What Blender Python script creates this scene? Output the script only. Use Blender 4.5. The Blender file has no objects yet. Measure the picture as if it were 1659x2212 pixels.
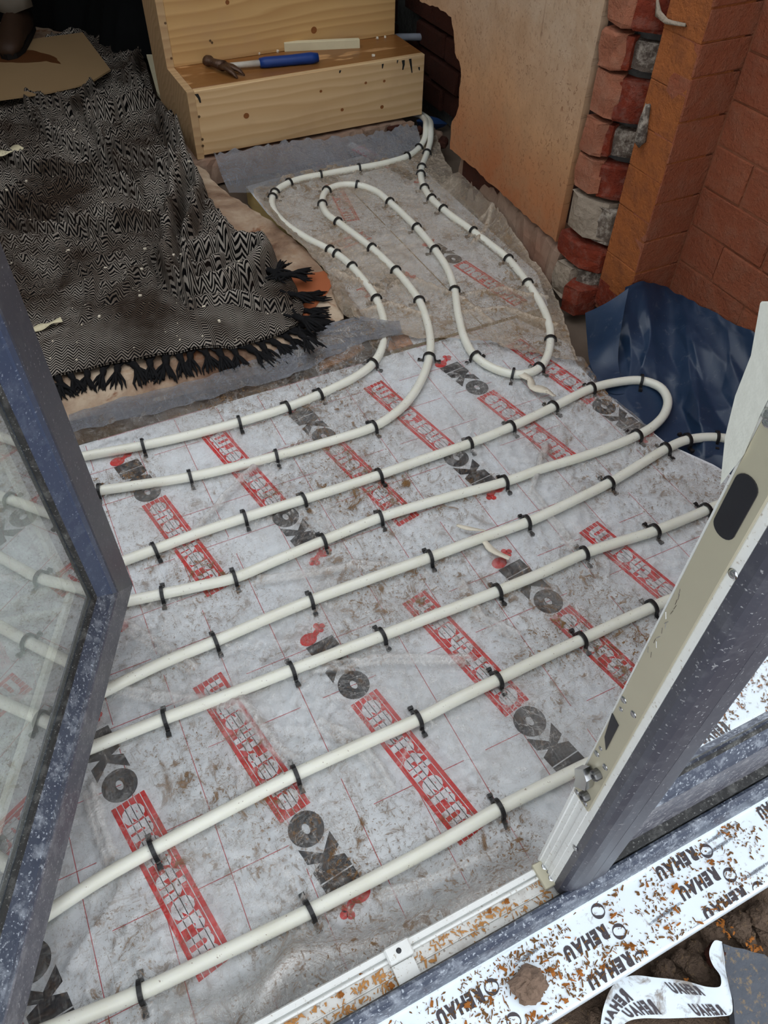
import bpy, math, random
import numpy as np
from mathutils import Vector, Matrix
random.seed(7)
PI = math.pi
S = bpy.context.scene
COL = S.collection

# ------------------------------------------------------------------ camera
CAM_H = 1.183
FPX, CX, CY = 1663.3, 829.5, 1106.0
# rows: camera right, camera down, camera forward, in world axes (X along the door sill, Y into the room, Z up)
M = np.array([[0.89684992, -0.4420883, 0.01477033],
              [-0.32211483, -0.67562007, -0.66315877],
              [0.30315386, 0.58999615, -0.748333]])
cam_d = bpy.data.cameras.new('camera')
cam = bpy.data.objects.new('camera', cam_d)
COL.objects.link(cam)
cam_d.sensor_fit = 'HORIZONTAL'
cam_d.sensor_width = 36.0
cam_d.lens = FPX / 1659.0 * 36.0
cam_d.clip_start = 0.01
cam_d.clip_end = 100
cam.matrix_world = Matrix(((M[0][0], -M[1][0], -M[2][0], 0), (M[0][1], -M[1][1], -M[2][1], 0),
                           (M[0][2], -M[1][2], -M[2][2], CAM_H), (0, 0, 0, 1)))
S.camera = cam

# ------------------------------------------------------------------ light and exposure
world = bpy.data.worlds.new('overcast_sky')
S.world = world
world.use_nodes = True
wb = world.node_tree.nodes['Background']
wb.inputs[0].default_value = (0.91, 0.955, 1.0, 1)
wb.inputs[1].default_value = 1.0
S.view_settings.view_transform = 'Standard'
S.view_settings.look = 'None'
S.view_settings.gamma = 1.0
S.view_settings.use_curve_mapping = False
S.view_settings.exposure = 0.90

# ------------------------------------------------------------------ measuring helpers
def ray(px, py):
    return M.T @ np.array([(px - CX) / FPX, (py - CY) / FPX, 1.0])
def at(px, py, z=0.0):
    """point at height z that the photograph shows at this pixel"""
    r = ray(px, py); t = (z - CAM_H) / r[2]
    return Vector((r[0] * t, r[1] * t, z))
def atX(px, py, x):
    r = ray(px, py); t = x / r[0]
    return Vector((x, r[1] * t, CAM_H + r[2] * t))
def atY(px, py, y):
    r = ray(px, py); t = y / r[1]
    return Vector((r[0] * t, y, CAM_H + r[2] * t))
def P2(pts, z=0.0):
    return [tuple(at(x, y, z))[:2] for x, y in pts]

# ------------------------------------------------------------------ numpy noise
def _hash(ix, iy, seed):
    h = (ix.astype(np.int64) * 374761393 + iy.astype(np.int64) * 668265263 + seed * 974711) & 0xffffffff
    h = ((h ^ (h >> 13)) * 1274126177) & 0xffffffff
    h = h ^ (h >> 16)
    return h
def noise(x, y, seed=0):
    x = np.asarray(x, float); y = np.asarray(y, float)
    ix = np.floor(x); iy = np.floor(y); fx = x - ix; fy = y - iy
    ux = fx * fx * fx * (fx * (fx * 6 - 15) + 10); uy = fy * fy * fy * (fy * (fy * 6 - 15) + 10)
    def g(dx, dy):
        a = _hash(ix + dx, iy + dy, seed) / 4294967296.0 * 2 * PI
        return np.cos(a) * (fx - dx) + np.sin(a) * (fy - dy)
    a = g(0, 0) * (1 - ux) + g(1, 0) * ux
    b = g(0, 1) * (1 - ux) + g(1, 1) * ux
    return (a * (1 - uy) + b * uy) * 1.5
def fbm(x, y, oct=4, seed=0):
    s = 0; a = 1.0; f = 1.0
    for i in range(oct):
        s = s + a * noise(x * f, y * f, seed + i * 17); a *= 0.5; f *= 2.03
    return s
def ridged(x, y, oct=3, seed=0):
    s = 0; a = 1.0; f = 1.0
    for i in range(oct):
        s = s + a * (1 - np.abs(noise(x * f, y * f, seed + i * 31)) * 2) ** 3; a *= 0.55; f *= 2.1
    return s

# ------------------------------------------------------------------ mesh helpers
class MB:
    def __init__(s): s.v = []; s.f = []
    def add(s, vs, fs):
        o = len(s.v); s.v += [tuple(v) for v in vs]; s.f += [tuple(i + o for i in f) for f in fs]
        return s
    def box(s, c, d, R=None, ch=0.0):
        hx, hy, hz = d[0] / 2, d[1] / 2, d[2] / 2
        c = Vector(c)
        if ch <= 0:
            vs = [Vector((x, y, z)) for x in (-hx, hx) for y in (-hy, hy) for z in (-hz, hz)]
            fs = [(0, 1, 3, 2), (4, 6, 7, 5), (0, 4, 5, 1), (2, 3, 7, 6), (0, 2, 6, 4), (1, 5, 7, 3)]
        else:
            vs = []; idx = {}
            for sx in (-1, 1):
                for sy in (-1, 1):
                    for sz in (-1, 1):
                        for k in range(3):
                            p = [sx * (hx - ch), sy * (hy - ch), sz * (hz - ch)]
                            p[k] = (sx * hx, sy * hy, sz * hz)[k]
                            idx[(sx, sy, sz, k)] = len(vs); vs.append(Vector(p))
            fs = []
            I = idx
            for sg in (-1, 1):
                fs.append((I[sg, -1, -1, 0], I[sg, 1, -1, 0], I[sg, 1, 1, 0], I[sg, -1, 1, 0])[::sg])
                fs.append((I[-1, sg, -1, 1], I[-1, sg, 1, 1], I[1, sg, 1, 1], I[1, sg, -1, 1])[::sg])
                fs.append((I[-1, -1, sg, 2], I[1, -1, sg, 2], I[1, 1, sg, 2], I[-1, 1, sg, 2])[::sg])
            for a in (-1, 1):
                for b in (-1, 1):
                    q = (I[a, b, -1, 0], I[a, b, -1, 1], I[a, b, 1, 1], I[a, b, 1, 0]); fs.append(q if a * b > 0 else q[::-1])
                    q = (I[a, -1, b, 0], I[a, 1, b, 0], I[a, 1, b, 2], I[a, -1, b, 2]); fs.append(q if a * b > 0 else q[::-1])
                    q = (I[-1, a, b, 1], I[-1, a, b, 2], I[1, a, b, 2], I[1, a, b, 1]); fs.append(q if a * b > 0 else q[::-1])
                    for e in (-1, 1):
                        t = (I[a, b, e, 0], I[a, b, e, 1], I[a, b, e, 2]); fs.append(t if a * b * e > 0 else t[::-1])
        if R is not None: vs = [R @ v for v in vs]
        return s.add([v + c for v in vs], fs)
    def prism(s, poly, z0, z1, axes='xyz'):
        """2-D polygon extruded; axes names which world axis each of (u, v, extrusion) is"""
        n = len(poly); vs = []
        for z in (z0, z1):
            for u, v in poly:
                p = {axes[0]: u, axes[1]: v, axes[2]: z}; vs.append((p['x'], p['y'], p['z']))
        fs = [tuple(range(n))[::-1], tuple(range(n, 2 * n))]
        for i in range(n):
            j = (i + 1) % n; fs.append((i, j, n + j, n + i))
        return s.add(vs, fs)
    def tube(s, path, r, n=10, caps=True, flat=1.0):
        path = [Vector(p) for p in path]; m = len(path)
        rs = r if isinstance(r, (list, tuple)) else [r] * m
        t0 = (path[1] - path[0]).normalized()
        ref = Vector((0, 0, 1)) if abs(t0.z) < 0.9 else Vector((1, 0, 0))
        nrm = t0.cross(ref).cross(t0).normalized()
        vs = []
        for i in range(m):
            t = (path[min(i + 1, m - 1)] - path[max(i - 1, 0)]).normalized()
            nrm = (nrm - t * nrm.dot(t)).normalized(); b = t.cross(nrm)
            for k in range(n):
                a = 2 * PI * k / n
                vs.append(path[i] + (b * math.cos(a) + nrm * (math.sin(a) * flat)) * rs[i])
        fs = []
        for i in range(m - 1):
            for k in range(n):
                k2 = (k + 1) % n
                fs.append((i * n + k, i * n + k2, (i + 1) * n + k2, (i + 1) * n + k))
        if caps:
            fs.append(tuple(range(n))[::-1]); fs.append(tuple(range((m - 1) * n, m * n)))
        return s.add(vs, fs)
    def ring_sweep(s, rings, closed=True, caps=True):
        n = len(rings[0]); vs = [p for r in rings for p in r]; fs = []
        for i in range(len(rings) - 1):
            for k in range(n if closed else n - 1):
                k2 = (k + 1) % n
                fs.append((i * n + k, i * n + k2, (i + 1) * n + k2, (i + 1) * n + k))
        if caps and closed:
            fs.append(tuple(range(n))[::-1]); fs.append(tuple(range((len(rings) - 1) * n, len(rings) * n)))
        return s.add(vs, fs)
    def jitter(s, a, seed=0):
        rr = random.Random(seed)
        s.v = [tuple(c + rr.uniform(-a, a) for c in v) for v in s.v]
        return s
    def mesh(s, name, mat=None, smooth=False):
        me = bpy.data.meshes.new(name); me.from_pydata(s.v, [], s.f); me.update()
        if mat: me.materials.append(mat)
        if smooth: me.polygons.foreach_set('use_smooth', [True] * len(me.polygons))
        return me
    def build(s, name, mat=None, parent=None, smooth=False):
        return link(name, s.mesh(name, mat, smooth), parent)

def link(name, data, parent=None):
    o = bpy.data.objects.new(name, data); COL.objects.link(o)
    if parent is not None: o.parent = parent
    return o
def empty(name, loc=(0, 0, 0), rz=0.0):
    o = bpy.data.objects.new(name, None); COL.objects.link(o)
    o.location = loc; o.rotation_euler = (0, 0, rz); o.empty_display_size = 0.05
    return o
def tag(o, label=None, cat=None, group=None, kind=None):
    if label: o['label'] = label
    if cat: o['category'] = cat
    if group: o['group'] = group
    if kind: o['kind'] = kind
    return o
def plabel(o, label): o['label'] = label; return o

def inside(poly, x, y):
    r = np.zeros(x.shape, bool); n = len(poly)
    for i in range(n):
        x0, y0 = poly[i]; x1, y1 = poly[(i + 1) % n]
        c = (y0 > y) != (y1 > y)
        with np.errstate(divide='ignore', invalid='ignore'):
            xi = (x1 - x0) * (y - y0) / ((y1 - y0) if y1 != y0 else 1e-12) + x0
        r ^= c & (x < xi)
    return r
def nearest(poly, x, y):
    bx = np.zeros_like(x); by = np.zeros_like(y); bd = np.full(x.shape, 1e18); n = len(poly)
    for i in range(n):
        x0, y0 = poly[i]; x1, y1 = poly[(i + 1) % n]
        dx, dy = x1 - x0, y1 - y0; L = dx * dx + dy * dy + 1e-15
        t = np.clip(((x - x0) * dx + (y - y0) * dy) / L, 0, 1)
        qx, qy = x0 + t * dx, y0 + t * dy; d = (x - qx) ** 2 + (y - qy) ** 2
        m = d < bd; bd[m] = d[m]; bx[m] = qx[m]; by[m] = qy[m]
    return bx, by, np.sqrt(bd)
def wobble(poly, step=0.02, amp=0.006, seed=0, freq=18, closed=True):
    """resample a polygon outline and make it uneven (torn or broken edge)"""
    out = []; n = len(poly); s = 0
    for i in range(n if closed else n - 1):
        a = Vector(poly[i]).to_2d(); b = Vector(poly[(i + 1) % n]).to_2d(); L = (b - a).length
        k = max(1, int(L / step)); nm = Vector((-(b - a).y, (b - a).x)).normalized()
        for j in range(k):
            p = a.lerp(b, j / k)
            d = amp * float(fbm(np.array([(s + L * j / k) * freq]), np.array([seed * 3.7]), 3, seed)[0])
            out.append(tuple(p + nm * d))
        s += L
    if not closed: out.append(tuple(poly[-1]))
    return out
def sheet(name, poly, res, hfun, mat, parent=None, uvfun=None, thick=0.0, smooth=True, arcfun=None):
    """a cloth, film or slab surface: a fine grid clipped cleanly to an outline, lifted by hfun(x, y, edge distance)"""
    px = np.array([p[0] for p in poly]); py = np.array([p[1] for p in poly])
    xs = np.arange(px.min() - res, px.max() + 2 * res, res); ys = np.arange(py.min() - res, py.max() + 2 * res, res)
    X, Y = np.meshgrid(xs, ys); ins = inside(poly, X, Y)
    keep = ins[:-1, :-1] | ins[1:, :-1] | ins[:-1, 1:] | ins[1:, 1:]
    nx = len(xs); J, I = np.nonzero(keep)
    q = np.stack([J * nx + I, J * nx + I + 1, (J + 1) * nx + I + 1, (J + 1) * nx + I], 1)
    used, inv = np.unique(q.ravel(), return_inverse=True); q = inv.reshape(q.shape)
    x = X.ravel()[used].copy(); y = Y.ravel()[used].copy(); i_ = ins.ravel()[used]
    bx, by, d = nearest(poly, x, y)
    x = np.where(i_, x, bx); y = np.where(i_, y, by); d = np.where(i_, d, 0.0)
    arc = None
    if uvfun is not None:
        Zg = arcfun(X, Y)
        Ua = np.concatenate([np.zeros((len(ys), 1)), np.cumsum(np.hypot(res, np.diff(Zg, axis=1)), 1)], 1); Va = np.concatenate([np.zeros((1, nx)), np.cumsum(np.hypot(res, np.diff(Zg, axis=0)), 0)], 0)
        Ua = Ua - Ua.mean(1, keepdims=True); Va = Va - Va.mean(0, keepdims=True)
        arc = (Ua.ravel()[used], Va.ravel()[used])
    z = hfun(x, y, d)
    cr = None
    if isinstance(z, tuple): z, cr = z
    co = np.stack([x, y, z], 1)
    nv = len(co)
    if thick > 0:
        co = np.concatenate([co, co - np.array([0, 0, thick])]); 
        e = {}
        for f in q:
            for a, b in ((f[0], f[1]), (f[1], f[2]), (f[2], f[3]), (f[3], f[0])):
                if (b, a) in e: del e[(b, a)]
                else: e[(a, b)] = 1
        side = np.array([(b, a, a + nv, b + nv) for a, b in e], dtype=q.dtype).reshape(-1, 4)
        q = np.concatenate([q, q[:, ::-1] + nv, side[:, ::-1]])
    me = bpy.data.meshes.new(name)
    me.vertices.add(len(co)); me.vertices.foreach_set('co', co.astype(np.float32).ravel())
    me.loops.add(q.size); me.loops.foreach_set('vertex_index', q.astype(np.int32).ravel())
    me.polygons.add(len(q)); me.polygons.foreach_set('loop_start', np.arange(0, q.size, 4, dtype=np.int32))
    me.update(calc_edges=True); me.validate()
    if uvfun is not None:
        uvl = me.uv_layers.new(name='UVMap')
        vi = np.empty(len(me.loops), np.int32); me.loops.foreach_get('vertex_index', vi)
        n0 = len(arc[0]); u, v = uvfun(arc[0][vi % n0], arc[1][vi % n0], co[vi, 2]); uvl.data.foreach_set('uv', np.stack([u, v], 1).astype(np.float32).ravel())
    if cr is not None:
        at_ = me.attributes.new('doubled_film_glint', 'FLOAT', 'POINT'); at_.data.foreach_set('value', cr.astype(np.float32))
    me.materials.append(mat)
    if smooth: me.polygons.foreach_set('use_smooth', [True] * len(me.polygons))
    return link(name, me, parent)
def catmull(pts, step=0.012):
    pts = [Vector(p) for p in pts]; out = []
    n = len(pts)
    for i in range(n - 1):
        p0 = pts[max(i - 1, 0)]; p1 = pts[i]; p2 = pts[i + 1]; p3 = pts[min(i + 2, n - 1)]
        k = max(2, int((p2 - p1).length / step))
        d0 = max((p1 - p0).length, 1e-6) ** .5; d1 = max((p2 - p1).length, 1e-6) ** .5; d2 = max((p3 - p2).length, 1e-6) ** .5
        for j in range(k):
            t = j / k
            if i == 0: m1 = (p2 - p1)
            else: m1 = ((p1 - p0) / d0 - (p2 - p0) / (d0 + d1) + (p2 - p1) / d1) * d1
            if i == n - 2: m2 = (p2 - p1)
            else: m2 = ((p2 - p1) / d1 - (p3 - p1) / (d1 + d2) + (p3 - p2) / d2) * d1
            t2, t3 = t * t, t * t * t
            out.append(p1 * (2 * t3 - 3 * t2 + 1) + m1 * (t3 - 2 * t2 + t) + p2 * (-2 * t3 + 3 * t2) + m2 * (t3 - t2))
    out.append(pts[-1])
    return out

_tm = {}
def text_shape(txt, bold=0.03):
    """letter outlines scaled to a unit box: (verts, faces, aspect)"""
    k = (txt, bold)
    if k in _tm: return _tm[k]
    cu = bpy.data.curves.new('lettering', 'FONT'); cu.body = txt; cu.offset = bold; cu.resolution_u = 3
    o = bpy.data.objects.new('lettering', cu); COL.objects.link(o)
    dg = bpy.context.evaluated_depsgraph_get(); dg.update()
    me = bpy.data.meshes.new_from_object(o.evaluated_get(dg))
    v = [tuple(p.co) for p in me.vertices]; f = [tuple(p.vertices) for p in me.polygons]
    bpy.data.objects.remove(o); bpy.data.curves.remove(cu); bpy.data.meshes.remove(me)
    x0 = min(p[0] for p in v); x1 = max(p[0] for p in v); y0 = min(p[1] for p in v); y1 = max(p[1] for p in v)
    r = ([((p[0] - x0) / (x1 - x0), (p[1] - y0) / (y1 - y0)) for p in v], f, (x1 - x0) / (y1 - y0))
    _tm[k] = r
    return r

def word_shape(txt, bold=0.03, gap=0.10, lowh=0.76):
    """a word set letter by letter (no overlaps), in a unit box"""
    xs = 0.0; V = []; F = []
    low = 'acemnorsuvwxzi'
    for ch in txt:
        if ch == ' ': xs += 0.35; continue
        v, f, asp = text_shape(ch, bold * (.55 if ch == 'm' else 1))
        h = lowh if ch in low else 1.0; y0 = -0.22 if ch in 'pgqyj' else 0.0
        if ch in 'pgqyj': h = 0.98
        w = asp * h; o = len(V); V += [(xs + a * w, y0 + b * h) for a, b in v]; F += [tuple(i + o for i in q) for q in f]; xs += w + gap
    W = xs - gap
    return [(a / W, b) for a, b in V], F, W

# ------------------------------------------------------------------ materials
class NT:
    def __init__(s, name):
        s.m = bpy.data.materials.new(name); s.m.use_nodes = True; s.t = s.m.node_tree
        s.t.nodes.clear(); s.out = s.t.nodes.new('ShaderNodeOutputMaterial')
    def n(s, typ, ins=None, **kw):
        nd = s.t.nodes.new(typ)
        for k, v in kw.items(): setattr(nd, k, v)
        if ins:
            for k, v in ins.items():
                sock = nd.inputs[k]
                if hasattr(v, 'is_linked') or isinstance(v, bpy.types.NodeSocket): s.t.links.new(v, sock)
                else: sock.default_value = v
        return nd
    def coord(s, which='Object', scale=(1, 1, 1), rot=(0, 0, 0), loc=(0, 0, 0)):
        c = s.n('ShaderNodeTexCoord')
        return s.n('ShaderNodeMapping', {'Vector': c.outputs[which], 'Scale': scale, 'Rotation': rot, 'Location': loc}).outputs[0]
    def world(s, scale=(1, 1, 1), rot=(0, 0, 0)):
        g = s.n('ShaderNodeNewGeometry')
        return s.n('ShaderNodeMapping', {'Vector': g.outputs['Position'], 'Scale': scale, 'Rotation': rot}).outputs[0]
    def noise(s, vec, scale=5, detail=4, rough=0.55, dist=0.0):
        return s.n('ShaderNodeTexNoise', {'Vector': vec, 'Scale': scale, 'Detail': detail, 'Roughness': rough, 'Distortion': dist}).outputs['Fac']
    def voro(s, vec, scale=5, feature='F1', rand=1.0, out='Distance'):
        return s.n('ShaderNodeTexVoronoi', {'Vector': vec, 'Scale': scale, 'Randomness': rand}, feature=feature).outputs[out]
    def ramp(s, fac, stops, interp='LINEAR'):
        nd = s.n('ShaderNodeValToRGB', {'Fac': fac}); cr = nd.color_ramp; cr.interpolation = interp
        while len(cr.elements) < len(stops): cr.elements.new(0.5)
        for e, (p, c) in zip(cr.elements, stops):
            e.position = p; e.color = (c, c, c, 1) if isinstance(c, (int, float)) else (*c, 1)
        return nd.outputs[0]
    def mix(s, fac, a, b, mode='MIX'):
        nd = s.n('ShaderNodeMix', data_type='RGBA', blend_type=mode)
        for sock, v in ((nd.inputs[0], fac), (nd.inputs[6], a), (nd.inputs[7], b)):
            if isinstance(v, bpy.types.NodeSocket): s.t.links.new(v, sock)
            elif isinstance(v, (int, float)): sock.default_value = v
            else: sock.default_value = (*v, 1)
        return nd.outputs[2]
    def math(s, op, a, b=None, c=None, clamp=False):
        nd = s.n('ShaderNodeMath', operation=op, use_clamp=clamp)
        for sock, v in zip(nd.inputs, (a, b, c)):
            if v is None: continue
            if isinstance(v, bpy.types.NodeSocket): s.t.links.new(v, sock)
            else: sock.default_value = v
        return nd.outputs[0]
    def bump(s, h, strength=0.3, dist=0.01, normal=None):
        d = {'Height': h, 'Strength': strength, 'Distance': dist}
        if normal is not None: d['Normal'] = normal
        return s.n('ShaderNodeBump', d).outputs[0]
    def bsdf(s, color, rough=0.6, spec=0.5, normal=None, **kw):
        d = {'Roughness': rough, 'Specular IOR Level': spec}
        nd = s.n('ShaderNodeBsdfPrincipled', d)
        if isinstance(color, bpy.types.NodeSocket): s.t.links.new(color, nd.inputs['Base Color'])
        else: nd.inputs['Base Color'].default_value = (*color, 1)
        if normal is not None: s.t.links.new(normal, nd.inputs['Normal'])
        for k, v in kw.items():
            sock = nd.inputs[k.replace('_', ' ')]
            if isinstance(v, bpy.types.NodeSocket): s.t.links.new(v, sock)
            else: sock.default_value = v
        return nd.outputs[0]
    def mixsh(s, fac, a, b):
        nd = s.n('ShaderNodeMixShader'); 
        if isinstance(fac, bpy.types.NodeSocket): s.t.links.new(fac, nd.inputs[0])
        else: nd.inputs[0].default_value = fac
        s.t.links.new(a, nd.inputs[1]); s.t.links.new(b, nd.inputs[2]); return nd.outputs[0]
    def done(s, sh): s.t.links.new(sh, s.out.inputs[0]); return s.m
def srgb(r, g, b):
    f = lambda c: (c / 255 / 12.92) if c / 255 <= 0.04045 else ((c / 255 + 0.055) / 1.055) ** 2.4
    return (f(r), f(g), f(b))
def plain(name, col, rough=0.6, spec=0.5, var=0.12, scale=30, bump=0.0, metal=0.0):
    t = NT(name); v = t.coord('Object')
    nz = t.noise(v, scale, 4)
    c = t.mix(nz, tuple(x * (1 - var) for x in col), tuple(min(1, x * (1 + var)) for x in col))
    nm = t.bump(nz, bump, 0.01) if bump else None
    return t.done(t.bsdf(c, rough, spec, nm, Metallic=metal))
MAT = {}
def build_materials():
    # --- polythene over the boards: clear film, milky creases, painted highlight streaks, mud
    def film(name, milk, mud_amt, tint=(0.80, 0.79, 0.77), seed=0.0, mudcol=(0.235, 0.125, 0.046)):
        t = NT(name); w = t.world()
        big = t.noise(w, 1.6 + seed, 3); mid = t.noise(w, 7, 5, 0.6, 0.6); fine = t.noise(w, 55, 5, 0.65, 1.2)
        streak = t.noise(t.world((44, 11, 30), (0, 0, 0.7)), 1.0, 5, 0.65, 4.5)
        streak2 = t.noise(t.world((10, 46, 30), (0, 0, -0.3)), 1.0, 5, 0.65, 4.5)
        vor = t.voro(t.world((1, 1, 1)), 26, 'DISTANCE_TO_EDGE')
        # thin scratched and dried mud marks, in patches
        m1 = t.ramp(streak, [(0.575, 0), (0.66, 1)]); m2 = t.ramp(streak2, [(0.60, 0), (0.68, 1)])
        marks = t.math('MAXIMUM', m1, m2)
        speck = t.ramp(t.noise(w, 170, 3, 0.6), [(0.605, 0), (0.645, 1)])
        speck2 = t.ramp(t.noise(w, 44, 5, 0.75, 0.8), [(0.565, 0), (0.62, 1)])
        speck3 = t.ramp(t.noise(w, 17, 5, 0.78, 1.0), [(0.575, 0), (0.64, 1)])
        patch = t.ramp(t.noise(w, 3.1, 4, 0.55), [(0.42, 0.14), (0.62, 1)])
        mud = t.math('MAXIMUM', t.math('MULTIPLY', marks, 0.6), t.math('MAXIMUM', t.math('MULTIPLY', speck, 0.75), t.math('MAXIMUM', t.math('MULTIPLY', speck2, 0.8), t.math('MULTIPLY', speck3, 0.7))))
        ld = t.math('ABSOLUTE', t.math('SUBTRACT', t.noise(w, 12, 5, 0.66, 2.2), 0.5))
        mud = t.math('MAXIMUM', mud, t.math('MULTIPLY', t.ramp(ld, [(0.0, 1), (0.014, 0)]), 0.5))
        mud = t.math('MULTIPLY', t.math('MULTIPLY', mud, patch), mud_amt, clamp=True)
        smear = t.math('MULTIPLY', t.ramp(t.noise(w, 4.2, 5, 0.6, 0.4), [(0.46, 0), (0.75, 1)]), 0.22 * mud_amt)
        h = t.math('ADD', t.math('MULTIPLY', streak, 0.7), t.math('ADD', t.math('MULTIPLY', streak2, 0.7), t.math('MULTIPLY', mid, 1.0)))
        h = t.math('ADD', h, t.math('MULTIPLY', t.math('ABSOLUTE', t.math('SUBTRACT', t.noise(w, 21, 4, 0.6, 1.4), 0.5)), 2.2))
        nm = t.bump(h, 0.6, 0.010)
        crease = t.ramp(t.noise(t.world((30, 6, 10), (0, 0, 0.45)), 1.0, 5, 0.7, 3.0), [(0.55, 0), (0.64, 1)])
        crease2 = t.ramp(t.noise(t.world((5, 26, 10), (0, 0, 0.25)), 1.0, 5, 0.7, 3.0), [(0.56, 0), (0.64, 1)])
        crease = t.math('MAXIMUM', crease, crease2)
        l1 = t.math('ABSOLUTE', t.math('SUBTRACT', t.noise(w, 9, 5, 0.62, 1.6), 0.5)); l2 = t.math('ABSOLUTE', t.math('SUBTRACT', t.noise(w, 21, 4, 0.6, 1.4), 0.5))
        glint_lines = t.math('MAXIMUM', t.ramp(l1, [(0.0, 1), (0.010, 0)]), t.math('MULTIPLY', t.ramp(l2, [(0.0, 1), (0.012, 0)]), 0.8))  # white streaks, wrinkle highlights painted into the film
        glint_lines = t.math('MULTIPLY', glint_lines, t.ramp(t.noise(w, 3.7, 3), [(0.42, 0.25), (0.6, 1)]))
        col = t.mix(smear, tint, mudcol)
        body = t.bsdf(col, 0.16, 0.6, nm)
        gl = t.n('ShaderNodeBsdfGlossy', {'Color': (1, 1, 1, 1), 'Roughness': 0.09, 'Normal': nm}).outputs[0]
        tr = t.n('ShaderNodeBsdfTransparent', {'Color': (0.98, 0.98, 0.97, 1)}).outputs[0]
        fr = t.n('ShaderNodeFresnel', {'IOR': 1.5}).outputs[0]
        clear = t.mixsh(t.math('MULTIPLY', fr, 1.0, clamp=True), tr, gl)
        dbl = t.n('ShaderNodeAttribute', attribute_name='doubled_film_glint').outputs['Fac']  # milkier where film doubles; also paints in crease highlights
        op = t.math('ADD', t.math('ADD', t.math('ADD', t.math('MULTIPLY', crease, 0.13), t.math('MULTIPLY', dbl, 0.75)), t.math('MULTIPLY', glint_lines, 0.40)), t.math('ADD', t.math('MULTIPLY', big, milk), smear), clamp=True)
        sh = t.mixsh(op, clear, body)
        mudc = t.mix(fine, tuple(c * 0.6 for c in mudcol), tuple(min(1, c * 1.4) for c in mudcol))
        sh = t.mixsh(mud, sh, t.bsdf(mudc, 0.5, 0.35, nm))
        return t.done(sh)
    MAT['film_front'] = film('clear_film_muddy', 0.03, 1.3, (0.90, 0.89, 0.87))
    MAT['film_rear'] = film('clear_film_very_muddy', 0.55, 1.2, (0.72, 0.60, 0.47), 0.5, (0.26, 0.165, 0.085))
    MAT['grey_membrane'] = film('grey_membrane', 1.1, 0.5, (0.235, 0.25, 0.285), 1.0, (0.30, 0.24, 0.18))

    t = NT('foil_faced_board'); w = t.world()
    c = t.mix(t.noise(w, 9, 4), srgb(226, 230, 236), srgb(240, 242, 244))
    MAT['board'] = t.done(t.bsdf(c, 0.42, 0.5))
    MAT['board_edge'] = plain('insulation_foam', srgb(205, 180, 120), 0.9, 0.2, 0.15, 60)
    MAT['print_red'] = plain('red_print', srgb(214, 10, 14), 0.45, 0.4, 0.08)
    MAT['print_line'] = plain('red_line_print', srgb(190, 50, 62), 0.45, 0.4, 0.05)
    MAT['print_black'] = plain('black_print', srgb(18, 20, 30), 0.45, 0.4, 0.1)
    MAT['print_silver'] = MAT['board']

    t = NT('cream_pipe'); v = t.world()
    sp = t.ramp(t.noise(v, 210, 2), [(0.69, 0), (0.75, 1)])
    sc = t.ramp(t.noise(v, 16, 4), [(0.45, 0), (0.8, 1)])
    c = t.mix(t.math('MULTIPLY', sc, 0.25), srgb(242, 242, 230), srgb(208, 202, 176))
    c = t.mix(t.math('MULTIPLY', sp, 0.7), c, srgb(120, 90, 60))
    b = t.bsdf(c, 0.26, 0.5, None, Subsurface_Weight=0.25, Subsurface_Radius=(0.01, 0.01, 0.007))
    MAT['pipe'] = t.done(b)
    MAT['clip'] = plain('black_clip_plastic', (0.012, 0.012, 0.013), 0.42, 0.5, 0.3)
    MAT['cable'] = plain('grey_conduit', srgb(150, 155, 165), 0.4, 0.5, 0.2)

    # --- plaster
    t = NT('old_plaster'); w = t.world()
    sep = t.n('ShaderNodeSeparateXYZ', {'Vector': w})
    n1 = t.noise(w, 2.3, 5, 0.6, 0.3); n2 = t.noise(w, 14, 5, 0.65)
    grad = t.math('ADD', sep.outputs[2], t.math('MULTIPLY', n1, 0.35))
    c = t.ramp(grad, [(0.28, srgb(172, 108, 70)), (0.40, srgb(184, 126, 86)), (0.54, srgb(198, 152, 112)), (0.78, srgb(194, 168, 142))])
    c = t.mix(t.ramp(n2, [(0.4, 0), (0.75, 0.6)]), c, srgb(170, 134, 100))
    chip = t.ramp(t.noise(t.world((1, 120, 80), (0.6, 0, 0)), 1.0, 4, 0.7, 1.0), [(0.58, 0), (0.64, 1)])
    low = t.ramp(t.noise(w, 6, 3), [(0.42, 0.15), (0.62, 1)])
    c = t.mix(t.math('MULTIPLY', t.math('MULTIPLY', chip, low), 0.6), c, srgb(134, 84, 54))
    # dark drips
    dr = t.ramp(t.noise(t.world((1, 55, 1.2)), 1.0, 2, 0.5), [(0.68, 0), (0.73, 1)])
    top = t.ramp(sep.outputs[2], [(0.50, 0), (0.60, 1)])
    c = t.mix(t.math('MULTIPLY', t.math('MULTIPLY', dr, top), 0.45), c, srgb(112, 74, 52))
    nm = t.bump(t.math('ADD', t.math('ADD', n2, t.math('MULTIPLY', n1, 2.0)), t.math('MULTIPLY', chip, -0.8)), 0.5, 0.009)
    MAT['plaster'] = t.done(t.bsdf(c, 0.9, 0.2, nm))
    MAT['plaster_edge'] = plain('plaster_broken_edge', srgb(196, 172, 142), 0.95, 0.1, 0.2, 60, 0.4)

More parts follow.
